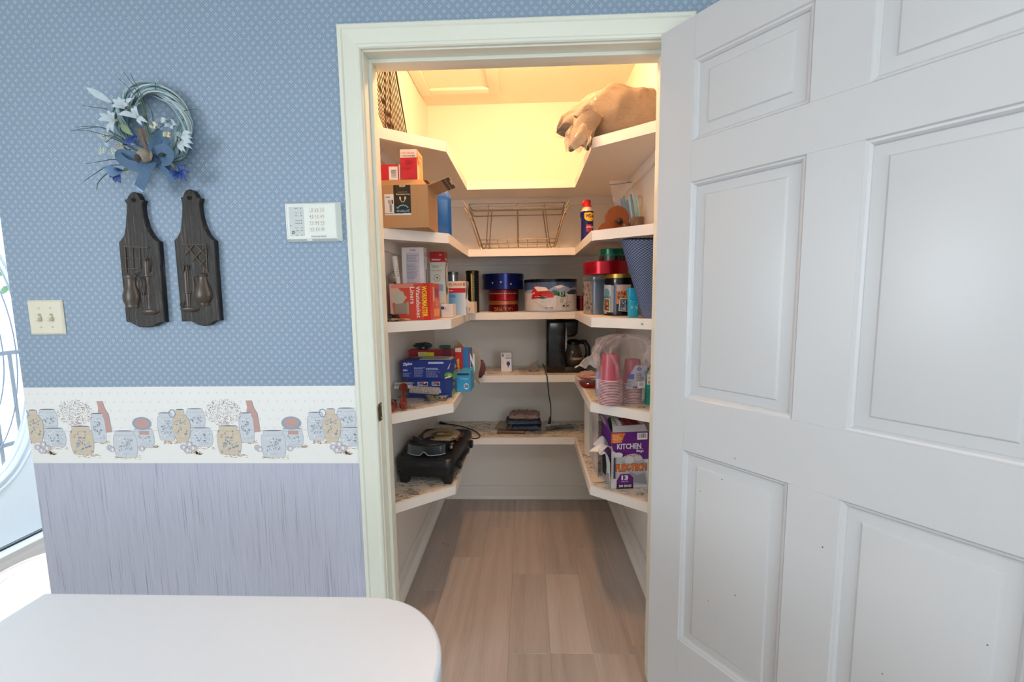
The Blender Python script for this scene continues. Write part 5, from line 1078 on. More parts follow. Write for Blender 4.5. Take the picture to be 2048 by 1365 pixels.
def wing(u, v):
    A, B, T = Vector((-.095, -.03, .245)), Vector((-.100, -.02, .150)), Vector((-.192, -.035, .150)); p = A.lerp(B, v).lerp(T, u)
    return p+Vector((.004*math.sin(11*v+3*u), .012*math.sin(9*u+5*v)+.012*v, .006*math.sin(13*u+4*v)))
MB().grid(wing, 18, 16).build('bag_corner', film('bag_corner_film', '#e9e2da', .34, .12, 1.0, 45), pb, ang=25)
def wing2(u, v): return Vector((.085+.062*u, -.04+.06*(v-.5), .238-.105*u*u-.05*v+.010*math.sin(6*u+9*v)))
MB().grid(wing2, 14, 12).build('bag_corner', film('bag_corner_film_b', '#efe8e4', .26, .12, 1.0, 45), pb, ang=25)
g = G(); g.poly([(0, 0), (.080, .004), (.084, .095), (.040, .098), (.012, .05)], '#a9a9bc'); g.ell(.055, .083, .010, .008, '#5f6aa6', 14); g.rect(.012, .040, .036, .062, '#4a60a8'); g.barcode(.052, .006, .078, .030, False, 4); g.para(.044, .034, .076, .068, 5, '#55505c', 3, .5); g.para(.006, .010, .034, .036, 5, '#6f6a78', 5, .4); g.rect(.030, .004, .046, .012, '#3a3a44')
g.build(pb, (.012, -.018, .058), (1, 0, 0), (0, 0, 1), 'printed_label', base=.001)
g = G(); g.poly([(0, 0), (.014, .004), (.018, .10), (0, .10)], '#8f94c0'); g.rect(.002, .03, .014, .07, '#c9c6d6'); g.build(pb, (-.106, -.020, .030), (1, 0, 0), (0, 0, 1), 'printed_label', base=.001)
def tlf(g, w, h): g.rect(0, h*.66, w, h, '#d9d3cc'); g.text('SYLVANIA', w*.12, h*.84, w*1.0, h*.08, '#c8342a', .04, .15); g.para(w*.1, h*.70, w*.7, h*.80, 2, '#55504c', 3, .5); g.poly([(w*.62, h*.70), (w*.70, h*.80), (w*.80, h*.70)], '#1d1c1c'); g.para(w*.15, h*.30, w*.9, h*.5, 4, '#0b7268', 3, .3)
tc_ = carton('light_bulb_carton', 'teal and white light bulb carton with a raised flap beside the bag of cups', 'carton', (.494, .425, Z4s), .050, .055, .122, 0, '#0f8a7c', tlf, None)
tc_.location = (.4780, .400, Z4s)
MB().prism([(0, .122), (.012, .145), (.030, .122)], .001, .0025, 'y').build('raised_flap', M('#b9b2a8', .6), tc_, smooth=False); MB().prism([(-.001, .10), (-.008, .128), (.006, .150), (.010, .142), (.001, .12)], .006, .012, 'y').build('side_flap', M('#0e7a6c', .5), tc_, smooth=False)
rp = thing('dish_package', 'red glass dishes and an orange wrapper in clear plastic behind the bag of cups', 'package', (.306, .76, Z4s))
REDG = M('#8c0a14', .12, 0, .1)
MB().lathe([(.022, 0), (.045, .006), (.052, .022), (.050, .024), (.042, .010), (.001, .005)], 28, (-.006, -.012, 0)).build('red_dish', REDG, rp); MB().lathe([(.020, 0), (.040, .006), (.048, .022), (.046, .024), (.038, .010), (.001, .005)], 28, (-.014, .04, .026)).build('red_dish', REDG, rp)
MB().prism([(-.058, -.05), (.03, -.055), (.025, .0), (-.05, .0)], .047, .050, 'z').build('orange_wrapper', M('#b54a1c', .4, 0, .2), rp); MB().prism([(-.02, -.045), (.03, -.05), (.03, -.01)], .0505, .053, 'z').build('paper_corner', M('#c9bdb0', .6), rp)
MB().ball((-.008, .010, .036), .062, .065, .036, 26, 14, lambda d: 1+.07*math.sin(7*d.x*2+5*d.z)).build('clear_wrap', film('dish_wrap', '#f2e6e2', .10, .08, 1, 50), rp, ang=25)
# ============================================================ LOWEST SHELF
Z5s = Z5+.0016
gd = thing('electric_griddle', 'black electric griddle with a flat lid, two side knobs and a cord', 'griddle', (-.572, .437, Z5s), math.radians(-4))
GBK = M('#1a1b1f', .38, .1, .06)
def loftat(mb, secs): return loft(mb, secs)
loft(MB(), [(.236, .400, .022, .030, .126, .222), (.244, .412, .026, .050, .126, .222), (.244, .412, .026, .078, .126, .222)]).build('lower_tray', BLACKM, gd, ang=40)
for x, y in ((.030, .045), (.222, .045), (.030, .400), (.222, .400)): loft(MB(), [(.036, .040, .010, 0, x, y), (.046, .050, .012, .030, x, y), (.050, .054, .012, .050, x, y)]).build('foot', BLACKM, gd, ang=40)
loft(MB(), [(.250, .430, .034, .078, .126, .222), (.256, .438, .036, .080, .126, .222), (.256, .438, .036, .096, .126, .222), (.250, .432, .034, .108, .126, .222), (.240, .420, .030, .113, .126, .222), (.222, .402, .026, .1135, .126, .222), (.219, .399, .024, .1105, .126, .222)]).build('lid', GBK, gd, ang=30)
MB().box((.100, .0015, .088), (.148, .006, .098), .001).build('lid_latch', M('#3a3a40', .3, .4), gd)
for y in (.085, .345):
    kb = MB().lathe([(.012, .253), (.016, .256), (.017, .270), (.014, .273)], 20, (0, y, .066), ax='x').build('knob', BLACKP, gd)
    for k in range(6): a = k*PI/3; MB().ball((.265, y+.016*math.cos(a), .066+.016*math.sin(a)), .008, .005, .005, 8, 5).build('grip_ridge', BLACKP, kb)
MB().lathe([(.006, 0), (.006, .02)], 12, (-.012, .16, .075), ax='x').build('side_pin', M('#5a3c34', .5), gd)
MB().box((.252, .13, .045), (.262, .30, .060), .002).build('knob_rail', BLACKM, gd)
cdp = [at(*q, Y) for q, Y in (((935, 866), .95), ((945, 880), 1.0), ((955, 882), 1.03), ((960, 873), 1.08), ((948, 860), 1.17), ((922, 853), 1.255), ((890, 850), 1.31))]
cdp = [Vector((p.x, p.y, Z5s+.004+(.045 if k == 0 else .010 if k == 1 else 0))) for k, p in enumerate(cdp)]
def smooth(pts, n=5):
    o = []
    for i in range(len(pts)-1):
        p0, p1, p2, p3 = pts[max(0, i-1)], pts[i], pts[i+1], pts[min(len(pts)-1, i+2)]
        for k in range(n): q = k/n; o.append(.5*((2*p1)+(p2-p0)*q+(2*p0-5*p1+4*p2-p3)*q*q+(3*p1-p0-3*p2+p3)*q**3))
    return o+[pts[-1]]
inv = (Matrix.Translation(gd.location) @ gd.rotation_euler.to_matrix().to_4x4()).inverted()
cd2 = [inv @ p for p in smooth(cdp)]; MB().tube(cd2, .0034, 8).build('cord', BLACKP, gd, ang=80)
MB().tube([cd2[-2], cd2[-1], cd2[-1]+(cd2[-1]-cd2[-3])*.9], [.004, .006, .011], 10).build('plug', BLACKP, gd)
ZL = Z5s+.1138
ppk = thing('paper_plate_pack', 'round cream pack with a green and gold picture on the griddle lid', 'package', (-.424, .730, ZL), .1)
PPM = M('#b5a78f', .6)
MB().lathe([(.082, 0), (.090, .004), (.090, .014), (.086, .016), (.001, .016)], 40).build('round_pack', PPM, ppk)
g = G(); g.ell(0, -.008, .060, .055, '#9a8a50', 20); g.ell(-.01, 0, .040, .030, '#4f4a22', 16); g.ell(.008, -.012, .036, .018, '#b59a3c', 14); g.ell(-.006, .004, .020, .012, '#cfc7ae', 10); g.line([(-.05, -.03), (.05, -.035)], .010, '#2f2a1c'); g.build(ppk, (0, 0, .0161), (1, 0, 0), (0, 1, 0))
ow = thing('orange_wrapper', 'orange plastic wrapper beside the round pack on the griddle', 'wrapper', (-.352, .705, ZL), -.2)
MB().grid(lambda u, v: Vector((-.010+.038*u, -.05+.10*v, .004+.012*abs(math.sin(5*v+3*u)))), 6, 12).build('wrapper', M('#8a4516', .25, 0, .2), ow, solid=.001, ang=20)
pw = thing('purple_wrapper', 'crumpled purple plastic wrapper on the griddle lid', 'wrapper', (-.500, .640, ZL+.0), .1)
MB().grid(lambda u, v: Vector((-.045+.10*u, -.03+.060*v+.006*math.sin(8*u), .005+.026*abs(math.sin(3.2*u+2*v))*(1-.5*u))), 14, 10).build('wrapper', M('#3a2150', .18, 0, .25), pw, solid=.001, ang=20)
pw2 = thing('purple_wrapper', 'flat dark violet plastic strip behind the goggles on the griddle lid', 'wrapper', (-.395, .605, ZL), -.5)
MB().grid(lambda u, v: Vector((-.05+.11*u, -.012+.03*v, .003+.010*abs(math.sin(6*u)))), 12, 4).build('wrapper', M('#2c1a3a', .18, 0, .25), pw2, solid=.001, ang=20)
gg = thing('goggles', 'clear safety goggles with a black band lying on the griddle lid', 'goggles', (-.448, .515, ZL), -.06)
def gof(u, v):
    x = -.085+.17*u; c = 1-(2*u-1)**2; notch = .018*math.exp(-((u-.5)/.07)**2)
    return Vector((x, -.035*c**.8-.012+.010*v, .004+(.044-notch*0)*v+notch*(1-v)*1.0))
MB().grid(gof, 36, 8).build('lens', film('goggle_lens', '#aab4bc', .02, .04, .2, 20), gg, solid=.0012, ang=50)
MB().tube([gof(i/24, 0)+Vector((0, 0, -.001)) for i in range(25)], .0018, 6).build('lens_rim', M('#aab0b8', .2, .2), gg)
MB().tube([gof(i/24, 1) for i in range(25)]+[Vector((.09, .03, .042)), Vector((.05, .06, .030)), Vector((-.05, .06, .030)), Vector((-.09, .03, .042)), gof(0, 1)], .0050, 8).build('black_band', BLACKP, gg)
loft(MB(), [(.150, .060, .02, .001, 0, .018), (.160, .07, .022, .020, 0, .020), (.150, .06, .02, .034, 0, .02)]).build('brow_frame', BLACKP, gg, ang=40)
sgx = thing('black_strap', 'black elastic strap with a buckle at the right of the goggles', 'strap', (-.345, .562, ZL), .5)
MB().tube([(-.015, -.02, .012), (.0, -.005, .020), (.004, .02, .014), (-.005, .045, .008)], [.009, .012, .011, .007], 8).build('strap', BLACKP, sgx); MB().box((-.018, -.030, .012), (-.006, -.012, .022), .002).build('buckle', M('#8c8c90', .3, .4), sgx)
# pads and bags at the back
pads = [('brown_tile', 'thin brown tile under the stack of pot holders, nearest the shelf edge', 'tile', (-.182, 1.118, Z5s), .168, .06, .013, -.03, M('#4a3c34', .35, 0, .2)),
        ('beige_tile', 'thin beige tile at the left of the pot holder stack', 'tile', (-.200, 1.215, Z5s), .07, .13, .012, -.15, M('#9a8a74', .5, 0, .1))]
for nm, lb, ct, p, w, d, h, rz, m in pads:
    o = thing(nm, lb, ct, p, rz); MB().box((0, 0, 0), (w, d, h), .002).build('tile_body', m, o); MB().box((.008, .006, h), (w-.008, d-.006, h+.0008), .0004).build('glazed_face', m, o)
def pad(nm, lb, p, w, d, h, rz, m, cat='pot holder', lump=.08):
    o = thing(nm, lb, cat, p, rz, 'pot holders stacked on the lowest shelf')
    bm_ = MB(); n1, n2 = 24, 18; vs = []; fs = []
    def sf(u, v, top):
        x, y = (2*u-1), (2*v-1); e = max(0, 1-abs(x)**5)*max(0, 1-abs(y)**5); q = e**.5
        z = h/2+(h/2)*q*(1 if top else -1)+(.0035*math.sin(7*x*3+y*2)*math.sin(6*y)+.003*math.sin(13*x))*(q if top else 0)
        return Vector((x*w/2*(1+.02*math.sin(7*y)), y*d/2*(1+.02*math.sin(6*x)), max(0, z)))
    bm_.grid(lambda u, v: sf(u, v, True), n1, n2); bm_.grid(lambda u, v: sf(u, v, False), n1, n2)
    bm_.build('quilted_pad', m, o, ang=60)
    pts = [(w/2*math.cos(a)*(abs(math.cos(a))**-.55 if abs(math.cos(a)) > .001 else 0)*.98, d/2*math.sin(a)*(abs(math.sin(a))**-.55 if abs(math.sin(a)) > .001 else 0)*.98, h/2) for a in [2*PI*k/40+.001 for k in range(40)]]
    MB().tube(pts, .0042, 6, True).build('piping', m, o, ang=80); return o
FLOR = NT('floral_cloth'); _v = FLOR.obj(); _n = FLOR.noise(38, 4, _v, .6, 1); _n2 = FLOR.noise(24, 3, _v)
FLOR.set(FLOR.mix(FLOR.math('GREATER_THAN', _n, .53), FLOR.mix(_n2, lin('#8a6a68'), lin('#a8948c')), FLOR.mix(_n2, lin('#a6968a'), lin('#4a3436'))), .9); FLOR = FLOR.m
pad('pot_holder', 'lowest dark blue quilted pot holder of the stack on the lowest shelf', (-.008, 1.225, Z5s+.0005), .172, .15, .034, -.06, M('#33465f', .85, 0, .4, .7, 70))
pad('pot_holder', 'second dark blue quilted pot holder, under the flowered one', (-.028, 1.228, Z5s+.036), .205, .15, .030, .05, M('#41526b', .85, 0, .4, .7, 60))
pad('pot_holder', 'pink flowered pot holder on top of the stack on the lowest shelf', (-.020, 1.225, Z5s+.068), .180, .14, .034, -.05, FLOR)
fb = thing('cutlery_bag', 'flat clear bag of dark plastic cutlery to the right of the pot holders', 'bag', (.182, 1.215, Z5s), .30)
for i in range(7): MB().tube([(-.10+.006*i, -.035+.012*i, .005), (.0, -.030+.011*i, .008), (.09, -.026+.009*i, .006)], [.003, .0035, .006], 8).build('cutlery', M('#20262c', .3, 0, .1), fb)
MB().grid(lambda u, v: Vector((-.115+.235*u, -.048+.10*v+.008*math.sin(7*u), .003+.016*math.sin(PI*v)**.5*(.7+.3*math.sin(9*u+3*v)))), 22, 10).build('clear_bag', film('cutlery_bag_film', '#9aa6ac', .25, .08, 1.0, 60), fb, ang=25)
fb2 = thing('cutlery_bag', 'small crumpled clear bag in front of the cutlery bag near the shelf edge', 'bag', (.052, 1.135, Z5s), .1)
MB().grid(lambda u, v: Vector((-.062+.115*u, -.030+.06*v+.005*math.sin(8*u), .002+.014*math.sin(PI*v)**.5*(.6+.4*math.sin(7*u+4*v)))), 16, 8).build('clear_bag', film('crumpled_bag_film', '#6f7880', .45, .08, 1.0, 60), fb2, ang=25)
# kitchen bag carton
def kbf(g, w, h):
    def u(x): return (x-535)/470*w
    def v(y): return (1060-y)/668*h
    PU, DP, OR = '#5e1a78', '#2c0f3a', '#d9701c'
    g.rect(0, 0, w, h, '#cfd0d6'); g.poly([(0, h), (w, h), (w, v(720)), (u(940), v(720)), (u(900), v(668)), (u(830), v(650)), (u(740), v(660)), (u(680), v(690)), (u(600), v(640)), (u(560), v(610)), (0, v(540))], PU)
    g.poly([(0, v(520)), (0, v(405)), (u(712), v(405)), (u(690), v(445)), (u(662), v(515)), (u(600), v(520))], OR); g.para(u(552), v(508), u(680), v(412), 6, '#f0c9a0', 3, .45)
    g.barcode(u(857), v(485), u(985), v(405), False, 5); g.text('KITCHEN', u(603), v(590), u(908)-u(603), v(525)-v(590), '#dcd8e2', .03); g.text('Bags', u(848), v(640), u(940)-u(848), v(600)-v(640), '#dcd8e2', .02); g.rect(u(848), v(593), u(935), v(588), '#b9a8c6')
    g.rect(u(562), v(940), u(675), v(645), '#b5b6ba'); g.rect(u(562), v(940), u(585), v(690), '#3c3d44'); g.rect(u(585), v(940), u(600), v(690), '#8f9096'); g.ell(u(620), v(655), u(600)-u(545), v(640)-v(668), '#d8d8dc', 16)
    g.poly([(u(680), v(1020)), (u(665), v(760)), (u(710), v(690)), (u(760), v(670)), (u(830), v(668)), (u(900), v(670)), (u(940), v(720)), (u(960), v(820)), (u(990), v(1020))], '#a9abb2'); g.ell(u(760), v(720), u(600)-u(540), v(690)-v(735), '#c9cacf', 14); g.ell(u(870), v(700), u(600)-u(550), v(690)-v(725), '#bcbec4', 14); g.poly([(u(800), v(990)), (u(760), v(860)), (u(860), v(900)), (u(960), v(880)), (u(985), v(1015))], '#8b8d94'); g.poly([(u(700), v(1000)), (u(690), v(880)), (u(760), v(960))], '#bfc0c6')
    for cx in (752, 845): g.ring(u(cx), v(690), u(575)-u(535), v(655)-v(690), .0022, '#c9601c', .3, 3.0, 14)
    g.text('FLEX-TECH', u(588), v(856), u(978)-u(588), v(758)-v(852), '#4a2c20', .07); g.text('FLEX-TECH', u(594), v(850), u(970)-u(594), v(766)-v(850), '#dd6a1a', .04)
    g.poly([(u(602), v(1060)), (u(602), v(960)), (u(650), v(885)), (u(760), v(885)), (u(812), v(930)), (u(812), v(1052))], PU); g.rect(u(602), v(1060), u(812), v(1000), DP); g.text('13', u(662), v(957), u(748)-u(662), v(900)-v(957), '#e0dce6', .05); g.text('GALLON', u(660), v(982), u(746)-u(660), v(966)-v(982), '#c9bcd6', .02); g.text('200 BAGS', u(628), v(1042), u(792)-u(628), v(1012)-v(1042), '#e0dce6', .03)
kb = thing('kitchen_bag_carton', 'open purple and white carton of kitchen bags with orange lettering', 'carton', (.341, .405, Z5s), .10)
w, d, h = .156, .150, .240; KM = M('#c4c3c8', .5, 0, .02)
mb = MB()
for a, b in (((0, 0, 0), (w, .002, h)), ((0, d-.002, 0), (w, d, h)), ((w-.002, 0, 0), (w, d, h)), ((0, 0, 0), (w, d, .002)), ((0, .002, 0), (.002, d-.002, h))): mb.box(a, b)
mb.build('carton', KM, kb, smooth=False)
g = G(); kbf(g, w, h); g.build(kb, clip=(0, 0, w, h), rough=.35)
g = G(); g.rect(0, 0, d, h, '#9c9aa2'); g.rect(0, h*.45, d, h, '#5e1a78'); g.poly([(d*.15, h*.08), (d*.5, h*.10), (d*.62, h*.50), (d*.35, h*.62), (d*.10, h*.45)], '#15121a'); g.build(kb, (0, d, 0), (0, -1, 0), (0, 0, 1), 'side_printing')
p_ = [Vector(q) for q in ((.004, .0, h), (w-.004, .0, h), (w-.012, .018, h+.024), (.010, .018, h+.020))]; MB().add(p_+[q+Vector((0, .0015, 0)) for q in p_], [(3, 2, 1, 0), (4, 5, 6, 7)]+[(i, (i+1) % 4, (i+1) % 4+4, i+4) for i in range(4)]).build('front_flap', M('#b9b4b8', .5), kb, smooth=False)
p_ = [Vector(q) for q in ((0, .012, h), (0, d-.02, h), (-.022, d-.02, h+.062), (-.020, .018, h+.056))]; MB().add(p_+[q+Vector((.0015, 0, 0)) for q in p_], [(3, 2, 1, 0), (4, 5, 6, 7)]+[(i, (i+1) % 4, (i+1) % 4+4, i+4) for i in range(4)]).build('side_flap', M('#5e1a78', .4), kb, smooth=False)
g = G(); g.rect(.010, .012, .060, .046, '#c9c4c4'); g.rect(.016, .018, .054, .040, '#8f7c74'); fv = Vector((-.021, .003, .057)).normalized(); g.build(kb, (-.0006, d-.03, h+.002), (0, -1, 0), fv, 'flap_print')
p_ = [Vector(q) for q in ((w, .01, h), (w, d-.01, h), (w-.075, d-.015, h+.070), (w-.080, .030, h+.066))]; MB().add(p_+[q+Vector((.0015, 0, 0)) for q in p_], [(3, 2, 1, 0), (4, 5, 6, 7)]+[(i, (i+1) % 4, (i+1) % 4+4, i+4) for i in range(4)]).build('folded_flap', M('#7a4a44', .6), kb, smooth=False)
WB = M('#c9c9cd', .35, 0, .06, .6, 30)
MB().grid(lambda u, v: Vector((.012+.105*u, .02+.10*v, h-.010+.050*math.sin(PI*v)*(1-.7*u)+.010*abs(math.sin(9*u+5*v)))), 18, 14).build('white_bags', WB, kb, ang=50)
MB().grid(lambda u, v: Vector((.055+.07*u, .03+.08*v, h+.012+.022*math.sin(PI*v)*(1-.4*u)+.006*abs(math.sin(7*u+4*v)))), 10, 10).build('red_drawstring', M('#8c3a38', .4, 0, .2), kb, ang=40)
def spill(u, v):
    L = [Vector((.006, -.004, h*.70)), Vector((-.022, -.012, h*.80)), Vector((-.058, -.010, h*.70)), Vector((-.030, -.016, h*.70)), Vector((-.010, -.014, h*.55)), Vector((-.004, -.012, h*.22))]
    q = u*(len(L)-1); i = min(int(q), len(L)-2); p = L[i].lerp(L[i+1], q-i); return p+Vector((.004*math.sin(9*v+4*u), .075*v*(1-.35*u), .020*(v-.5)+.006*math.sin(11*u+6*v)))
MB().grid(spill, 26, 10).build('spilling_bag', WB, kb, solid=.0015, ang=60)
lean = tag(MB().prism([(0, .0), (.003, .0), (.003, .150), (0, .150)], 0, .312, 'z').build('clear_sheet', film('clear_sheet_film', '#d9cfd2', .35, .1, .4, 20), None, (.303, .52, Z5s), (0, .0, 0)), 'thin clear plastic sheet standing between the support board and the kitchen bag carton', 'plastic sheet')
# matchstick on the pantry floor
ms = thing('matchstick', 'burnt matchstick on the pantry floor near the left baseboard', 'matchstick', (-.447, .842, .0012), math.radians(-32))
MB().box((-.026, -.0012, 0), (.022, .0012, .0022)).build('stick', M('#b98a5c', .7), ms, smooth=False); MB().ball((.024, 0, .0016), .0035, .0018, .0018, 8, 5).build('burnt_head', M('#1a1412', .8), ms)
# ============================================================ WALL PLAQUES
def pq(a, b, dpt=0): p = at(220+a/4.55, 370+b/4.55, -dpt); return p
def plaque(name, label, outline, build, hole):
    T = .018; o = thing(name, label, 'wall plaque', (at(220+outline[0][0]/4.55, 370+outline[0][1]/4.55, 0).x, 0, 1.45)); L = o.location
    pts = [pq(a, b, T) for a, b in outline]; pts = [(p.x-L.x, p.z-L.z) for p in pts]
    # chamfered board with a bored hanging hole sunk into it
    n = len(pts); cen = Vector((sum(p[0] for p in pts)/n, sum(p[1] for p in pts)/n)); vs = []; fs = []
    def ins(d_):
        r_ = []
        for i in range(n):
            a, b, c = Vector(pts[i-1]), Vector(pts[i]), Vector(pts[(i+1) % n]); e1 = (b-a).normalized() if (b-a).length > 0 else Vector((1, 0)); e2 = (c-b).normalized() if (c-b).length > 0 else Vector((1, 0))
            m_ = Vector((-e1.y-e2.y, e1.x+e2.x)); m_ = m_.normalized() if m_.length > 1e-6 else Vector((0, 1)); 
            r_.append(b+m_*d_*sgn)
        return r_
    ar = sum(pts[i-1][0]*pts[i][1]-pts[i][0]*pts[i-1][1] for i in range(n)); sgn = 1 if ar > 0 else -1
    for q, yy in ((pts, -.0005), (pts, -T+.0025), (ins(.0022), -T)): vs += [(p[0], yy, p[1]) for p in q]
    fs = [tuple(range(n))]+[(j*n+i, j*n+(i+1) % n, (j+1)*n+(i+1) % n, (j+1)*n+i) for j in (0, 1) for i in range(n)]+[tuple(2*n+i for i in range(n))]
    MB().add(vs, fs).build('board', DARKW, o, ang=28)
    hp = pq(*hole, T); MB().lathe([(.0050, -T-.0006), (.0062, -T-.0012), (.0062, -T+.0005)], 18, (hp.x-L.x, 0, hp.z-L.z), ax='y').build('hanging_hole', M('#070504', .9), o)
    def P(a, b, d=0): p = pq(a, b, T+d); return Vector((p.x-L.x, -T-d, p.z-L.z))
    build(o, P); return o
DW2 = NT('waxed_relief_wood'); _g = DW2.noise(1, 3, DW2.mapv((70, 70, 20))); DW2.set(DW2.mix(_g, lin('#241a14'), lin('#57463a')), .3); DW2 = DW2.m
def bar(o, P, a, b, w, nm): MB().tube([P(*a, .002), P(*b, .002)], w, 6).build(nm, M('#6a5848', .45, 0, .2), o)
def relief(o, P, prof, cx, tilt, nm, dep=.55):
    # prof: (half width px, y px), revolved shallowly in front of the board
    seg = 16; vs = []
    for hw, y in prof:
        xc = cx+tilt*(y-prof[0][1]); l = P(xc-hw, y); r_ = P(xc+hw, y); c = (l+r_)/2; R__ = (r_-l).length/2
        for k in range(seg+1): a = PI*k/seg; vs.append(c+Vector((-R__*math.cos(a), -R__*dep*math.sin(a)+.0008, 0)))
    n = seg+1; fs = [(i*n+k, i*n+k+1, (i+1)*n+k+1, (i+1)*n+k) for i in range(len(prof)-1) for k in range(seg)]+[tuple(range(n)), tuple((len(prof)-1)*n+k for k in range(n))]
    return MB().add(vs, fs).build(nm, DW2, o, ang=50)
def mkL(o, P):
    bar(o, P, (118, 562), (352, 572), .0016, 'window_bar'); bar(o, P, (135, 570), (150, 800), .0014, 'window_bar'); bar(o, P, (203, 572), (212, 775), .0011, 'window_bar'); bar(o, P, (266, 572), (275, 760), .0011, 'window_bar'); bar(o, P, (145, 668), (300, 668), .0011, 'window_bar'); bar(o, P, (150, 765), (270, 762), .0011, 'window_bar')
    relief(o, P, [(60, 826), (62, 835), (56, 850), (52, 860), (48, 900), (56, 935), (70, 970), (80, 1010), (78, 1050), (62, 1090), (60, 1112), (66, 1118)], 186, .06, 'jug')
    MB().tube([P(240, 838, .006), P(275, 850, .008), P(292, 900, .008), P(285, 960, .008), P(295, 1005, .004)], .0020, 8).build('jug_handle', DW2, o); MB().tube([P(215, 820, .006), P(240, 800, .008), P(252, 792, .006)], .0018, 6).build('jug_thumb_lift', DW2, o)
    relief(o, P, [(14, 668), (20, 690), (22, 740), (20, 830)], 325, .06, 'candle', .6); relief(o, P, [(40, 826), (40, 834), (20, 838), (18, 880), (10, 900), (10, 940), (15, 960), (12, 1000), (20, 1012), (12, 1030), (16, 1075), (12, 1085), (18, 1130)], 342, .06, 'candlestick', .6)
    relief(o, P, [(88, 1142), (92, 1152), (80, 1170), (45, 1182)], 366, 0, 'drip_tray', .30)
    MB().tube([P(320, 690, .006), P(340, 660, .007), P(348, 700, .006), P(352, 790, .004)], .0020, 6).build('wax_drip', DW2, o)
def mkR(o, P):
    for a, b in (((655, 542), (872, 545)), ((872, 545), (885, 800)), ((700, 560), (885, 785)), ((790, 555), (880, 650)), ((760, 552), (680, 640)), ((858, 575), (745, 695)), ((866, 685), (820, 730))): bar(o, P, a, b, .0013, 'window_bar')
    relief(o, P, [(18, 802), (48, 815), (52, 825), (42, 832), (40, 840), (42, 870), (62, 920), (82, 970), (86, 1010), (72, 1050), (46, 1075), (44, 1088), (54, 1098)], 840, .06, 'jug')
    MB().tube([P(800, 830, .006), P(765, 832, .008), P(768, 900, .006), P(772, 960, .004)], .0018, 8).build('jug_handle', DW2, o)
    relief(o, P, [(10, 730), (22, 750), (24, 800), (22, 980)], 688, .05, 'candle', .6); relief(o, P, [(38, 978), (38, 986), (26, 990), (24, 1050), (22, 1110)], 708, .05, 'candlestick', .6); relief(o, P, [(90, 1120), (92, 1132), (70, 1150), (50, 1158)], 728, 0, 'drip_tray', .30)
    MB().tube([P(655, 1120, .004), P(640, 1090, .006), P(652, 1066, .006), P(672, 1072, .006), P(676, 1092, .004)], .0020, 8).build('tray_ring', DW2, o); MB().tube([P(668, 800, .004), P(672, 760, .006), P(668, 730, .006), P(695, 735, .006), P(705, 770, .004)], .0020, 6).build('wax_drip', DW2, o)
plaque('wall_plaque', 'dark carved wooden plaque with a square-paned window relief, under the wreath', [(125, 132), (148, 130), (165, 95), (188, 68), (215, 62), (242, 72), (262, 102), (274, 132), (300, 136), (290, 175), (290, 220), (303, 290), (330, 380), (368, 450), (405, 495), (440, 515), (470, 900), (495, 1250), (450, 1256), (400, 1288), (330, 1300), (260, 1296), (210, 1268), (180, 1252), (145, 1246), (110, 900), (75, 522), (105, 485), (125, 450), (136, 380), (146, 240), (146, 180)], mkL, (215, 138))
plaque('wall_plaque', 'dark carved wooden plaque with a diamond-lattice window relief, nearer the keypad', [(638, 112), (660, 108), (668, 72), (690, 46), (720, 38), (752, 48), (778, 82), (792, 115), (826, 120), (812, 165), (815, 220), (828, 300), (858, 390), (890, 450), (925, 490), (948, 505), (975, 900), (1000, 1235), (950, 1244), (905, 1278), (850, 1286), (790, 1272), (735, 1242), (700, 1238), (650, 1246), (615, 900), (580, 505), (608, 475), (634, 425), (645, 340), (652, 220), (650, 165)], mkR, (722, 118))
# ============================================================ WREATH
wr_ = thing('wreath', 'pale blue twig wreath with lilies, blue ribbon and a small brown bird', 'wreath', (at(302, 250, 0).x, 0, at(302, 250, 0).z))
LW_ = wr_.location
def wp(a, b, dp=.03): p = at(140+a/5.25, 140+b/5.25, -dp); return Vector((p.x-LW_.x, -dp, p.z-LW_.z))
cw = wp(855, 580, .025); rw = (wp(1245, 580, .025)-wp(470, 580, .025)).length/2-.012
TW = [M(c, .5, 0, .15, .4, 200) for c in ('#a5bfc8', '#8facb8', '#bccdd1', '#7797a4')]
for i in range(30):
    ph = rnd.uniform(0, 2*PI); k = rnd.choice((2, 3, 3, 4)); amp = rnd.uniform(.006, .017); off = rnd.uniform(-.009, .009); a0 = rnd.uniform(0, 2*PI); ln = rnd.uniform(1.3, 2.0)*PI
    pts = []
    for j in range(49):
        a = a0+ln*j/48; R__ = rw+off+amp*math.cos(k*a+ph); y = -.024-amp*1.1*math.sin(k*a+ph)
        pts.append((cw.x+R__*math.cos(a), y, cw.z+R__*math.sin(a)*.98))
    MB().tube(pts, rnd.uniform(.0024, .0034), 6).build('twig', TW[i % 4], wr_, ang=80)
LIL, LILB = M('#bccdd8', .5, 0, .12), M('#a9c0d0', .5, 0, .1)
def lily(c, tips, w=.0125, m=LIL):
    mb = MB()
    for tp_ in tips:
        p0, p1 = wp(*c, .045), wp(*tp_, .050); mb.petal(p0, p1, w, (0, -.012, .004), 8, lambda q: math.sin(PI*min(1, .18+q*.82))**.8)
    o = mb.build('lily', m, wr_, ang=70, solid=.0006)
    for k in range(4): MB().tube([wp(*c, .046), wp(c[0]-30+22*k, c[1]-40+8*k, .062)], .0006, 5).build('stamen', M('#d6cf9c', .6), o)
lily((585, 400), ((470, 330), (540, 300), (650, 395), (700, 320), (470, 410), (610, 330)))
lily((470, 540), ((330, 480), (320, 550), (425, 690), (490, 690), (505, 470), (440, 440)))
lily((720, 500), ((530, 490), (560, 470), (730, 395), (850, 580), (790, 610), (680, 420)))
lily((1170, 700), ((1150, 690), (1310, 680), (1315, 740), (1320, 800), (1260, 770)), .013)
